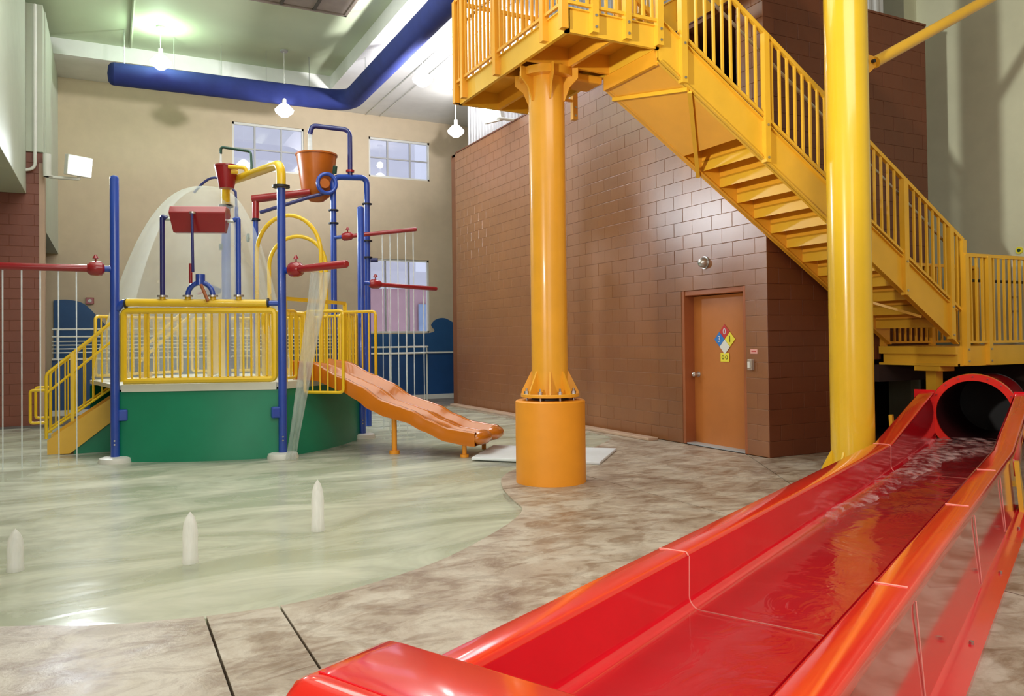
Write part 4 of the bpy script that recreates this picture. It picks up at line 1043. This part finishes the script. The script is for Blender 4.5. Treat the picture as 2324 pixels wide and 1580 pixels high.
# spray arms
ORD = ['leftmost', 'second from left', 'third from left', 'fourth from left', 'fifth from left', 'sixth from left', 'seventh from left']
def arm(name_label, start, end, r, droplets, zf, mat='red_paint', valve=0.16, thinfirst=False, fall=None, group=None):
    t = thing('spray_pipe', name_label, 'pipe', tuple(start))
    s = V(start); e_ = V(end); d = (e_-s).normalized()
    MB().cyl(s-d*0.10, s+d*0.06, r*0.9, 12).build('stub', 'blue', t)
    MB().tube([s+d*0.04, s+d*0.07, s+d*0.12, s+d*0.20, s+d*0.24], [r*1.3, r*2.0, r*2.1, r*1.9, r*1.1], 16).build('valve', mat, t)
    MB().tube([s+d*0.2, e_-d*0.02, e_], [r, r, r*0.7], 14).build('tube', mat, t)
    p = s+d*0.14
    MB().cyl(p+V(0, 0, r*1.8), p+V(0, 0, r*1.8+0.06), 0.012, 8).cyl(p+V(0, 0, r*1.8+0.05), p+V(0, 0, r*1.8+0.10), 0.038, 10, 0.012).build('handle', mat, t)
    for k in range(droplets[2]):
        f = droplets[0]+(droplets[1]-droplets[0])*k/max(1, droplets[2]-1)
        q = s.lerp(e_, f); q.z -= r
        dr_ = fall or V(0, 0, 0)
        pts = [q+dr_*(tt*tt)+V(0, 0, -(q.z-zf)*tt) for tt in (0, 0.25, 0.5, 0.75, 1)]
        w_ = MB().tube(pts, [0.010, 0.009, 0.008, 0.008, 0.008], 6).build('water_stream', 'thin')
        tag(w_, (ORD[::-1][-droplets[2]:][k] if group[2] else ORD[k])+' '+group[1], 'water stream', group[0])
arm('red spray arm reaching left from the front left blue post', (-0.02, 11.6, 2.51), (-1.65, 11.47, 2.50), 0.046, (0.22, 0.95, 7), 0.0, group=('streams under the left spray arm', 'thin water stream under the red spray arm at the left edge', True))
arm('red spray arm reaching towards the right from the front middle blue post', (2.15, 10.78, 2.49), (2.62, 9.66, 2.49), 0.050, (0.3, 0.3, 0), 0.0, group=('', ''))
arm('lower red spray arm reaching right from the right blue post', (3.70, 12.43, 2.46), (4.92, 12.48, 2.40), 0.036, (0.3, 0.8, 3), 0.0, group=('streams under the lower right spray arm', 'thin water stream under the lower right red spray arm', False))
arm('upper red spray arm reaching right from the blue pipe frame', (3.62, 13.80, 3.37), (4.82, 13.15, 3.49), 0.036, (0.55, 0.95, 5), 0.0, group=('streams under the upper right spray arm', 'thin water stream under the upper right red spray arm', False))

# falling sheet from the middle arm
rows = []
for k in range(25):
    tt = k/24; z = 2.42*(1-tt)
    c = V(2.42, 10.2, 0).lerp(V(2.10, 10.55, 0), tt)
    w_ = 0.24*(1-tt)+0.10*tt if tt < 0.9 else 0.12
    dd = V(0.5, -0.86, 0) if True else 0
    rows.append([c+V(0.89, -0.45, 0)*(w_*(j/8-0.5)*(1.0 if j else 1.0))+V(0.45, 0.89, 0)*(0.03*math.sin(j*1.7+tt*3))+V(0, 0, z) for j in range(9)])
tag(MB().grid(rows).build('water_curtain', 'spray', thick=0.02), 'white sheet of falling water in front of the front middle blue post', 'water stream')
# bell of water around the trough
rows = []
bc = V(1.42, 13.6, 0)
for k in range(24):
    tt = k/23; r_ = 0.05+1.62*tt**0.62; z = 4.04-3.02*tt**1.5
    rows.append([bc+V(r_*math.cos(a), r_*math.sin(a), z) for a in [math.radians(140+170*j/40) for j in range(41)]])
tag(MB().grid(rows).build('water_bell', 'bell'), 'pale dome shaped veil of spray behind the red trough', 'water spray')
# bubblers
for i, (x, y, h, lb) in enumerate(((-0.58, 6.40, 0.27, 'white water bubbler at the left edge of the pool'), (0.50, 6.02, 0.34, 'middle one of the three white water bubblers'), (1.51, 6.52, 0.40, 'right hand one of the three white water bubblers'))):
    tag(MB().lathe((x, y, -0.02), [(0.055, 0), (0.05, h*0.3), (0.052, h*0.6), (0.045, h*0.8), (0.028, h*0.95), (0.001, h+0.02)], 16).build('water_bubbler', 'jet'), lb, 'water jet')

# ------------------------------------------------------------------ orange wave slide
os_ = thing('orange_wave_slide', 'glossy orange double lane wavy slide running down from the green play tower', 'slide', tuple(SS(1.0, 1.2, 0)))
def interp(tab, s):
    for (a, za_), (b_, zb_) in zip(tab, tab[1:]):
        if s <= b_:
            t = (s-a)/(b_-a); t = t*t*(3-2*t)*0.5+t*0.5
            return za_+(zb_-za_)*t
    return tab[-1][1]
top = [(-0.15, 1.27), (0.15, 1.24), (0.63, 1.03), (0.88, 0.93), (1.25, 0.72), (1.45, 0.66), (1.66, 0.60), (1.92, 0.47), (2.19, 0.37), (2.5, 0.33), (2.62, 0.31)]
bot = [(-0.15, 1.0), (0.2, 0.99), (0.63, 0.84), (0.84, 0.73), (1.03, 0.60), (1.29, 0.50), (1.57, 0.44), (1.84, 0.32), (2.16, 0.19), (2.5, 0.14), (2.62, 0.14)]
rows = []
for i in range(44):
    s = -0.15+2.72*i/43
    T_ = interp(top, s); B_ = interp(bot, s); lane = B_+0.05
    sec = []
    for (t, z) in ((0.50, B_), (0.50, T_-0.02), (0.515, T_), (0.56, T_), (0.585, T_-0.02), (0.62, lane+0.04), (0.68, lane), (0.86, lane), (0.92, lane+0.04), (0.965, T_-0.05), (0.985, T_-0.03), (1.015, T_-0.03), (1.035, T_-0.05),
                   (1.08, lane+0.04), (1.14, lane), (1.32, lane), (1.38, lane+0.04), (1.415, T_-0.02), (1.44, T_), (1.485, T_), (1.5, T_-0.02), (1.5, B_)):
        sec.append(SS(t, s, z))
    rows.append(sec)
mb = MB().grid(rows)
mb.grid([[r[0], r[-1]] for r in rows][::-1])
mb.build('flume', 'orange_slide', os_, angle=60)
for t in (0.66, 1.0, 1.34):
    pass
for tc_ in (0.75, 1.25):
    rows = []
    for k in range(9):
        a = pi/2*k/8; w_ = 0.25*math.cos(a)*0.92+0.02; l = 0.13*math.sin(a)
        rows.append([SS(tc_+w_*math.cos(2*pi*j/20), 2.57+l, 0.235+(0.095*math.cos(a)+0.005)*math.sin(2*pi*j/20)) for j in range(21)])
    mb = MB().grid(rows); mb.build('nose', 'orange_slide', os_, angle=80)
MB().cyl(SS(0.68, 1.33, -0.02), SS(0.68, 1.33, 0.52), 0.036, 14).cyl(SS(0.68, 1.33, -0.02), SS(0.68, 1.33, 0.03), 0.07, 16).build('leg', 'orange_drum', os_)
MB().cyl(SS(0.62, 2.38, -0.02), SS(0.62, 2.38, 0.2), 0.03, 12).cyl(SS(0.62, 2.38, -0.02), SS(0.62, 2.38, 0.02), 0.06, 14).build('leg', 'orange_drum', os_)
MB().cyl(SS(1.38, 2.38, -0.02), SS(1.38, 2.38, 0.2), 0.03, 12).build('leg', 'orange_drum', os_)
# landing mat
mt_ = MB().prism([(4.10, 9.27, 0.0), (5.28, 8.10, 0.0), (6.15, 9.02, 0.0), (4.85, 10.2, 0.0)], (0, 0, 0.035)).build('landing_mat', 'mat', bevel=0.01)
tag(mt_, 'flat white landing mat behind the orange column drum', 'mat')

# ------------------------------------------------------------------ far background: low blue wall, railings
lw = thing('low_blue_wall', 'low dark blue wall with white cap and base in front of the far wall', 'low wall', (4, 19.6, 0))
MB().box((-1.1, 19.5, 0.13), (8.6, 19.62, 1.2)).build('wall', 'low_blue', lw)
MB().box((-1.1, 19.48, 0.0), (8.6, 19.64, 0.13)).build('base', 'white', lw)
MB().box((-1.1, 19.47, 1.2), (8.6, 19.65, 1.24)).build('cap', 'white', lw)
wr_ = thing('white_ramp_railing', 'white horizontal bar railing on the blue wall seen behind the play stairs', 'railing', (1, 19.5, 1.2))
for z in (1.36, 1.44, 1.52, 1.60, 1.70, 1.86): MB().cyl((-1.1, 19.52, z), (5.2, 19.52, z), 0.014 if z < 1.7 else 0.022, 8).build('bar', 'white', wr_)
for x in (-1.0, 0.6, 2.2, 3.8, 5.2): MB().cyl((x, 19.52, 1.24), (x, 19.52, 1.86), 0.02, 8).build('post', 'white', wr_)
rr_ = thing('curved_white_rail', 'white curved double rail above the low blue wall under the lower window', 'railing', (6.4, 19.1, 1.3))
for z in (1.22, 1.38): MB().tube(fillet([(5.4, 19.45, z), (6.2, 18.75, z), (7.15, 18.8, z), (7.3, 19.2, z), (6.9, 19.45, z)], 0.4, 6), 0.022, 8).build('rail', 'white', rr_)
for (x, y) in ((6.2, 18.9), (7.2, 19.0)): MB().cyl((x, y, 0.0), (x, y, 1.38), 0.02, 8).build('post', 'white', rr_)
t = thing('fire_alarm', 'small red alarm box on the far wall above the painted wave', 'alarm', (-0.45, 21.95, 2.62))
MB().box((-0.52, 21.92, 2.52), (-0.34, 22.0, 2.68)).build('box', 'red_paint', t, bevel=0.01)
MB().cyl((-0.43, 21.925, 2.60), (-0.43, 21.90, 2.60), 0.04, 14).build('lens', 'white', t)
# curb along the brown wall
struct(MB().box((7.12, 9.6, 0.0), (7.30, 17.3, 0.045)).build('trim_5', 'trim', bevel=0.01))
print('objects', len(bpy.data.objects))
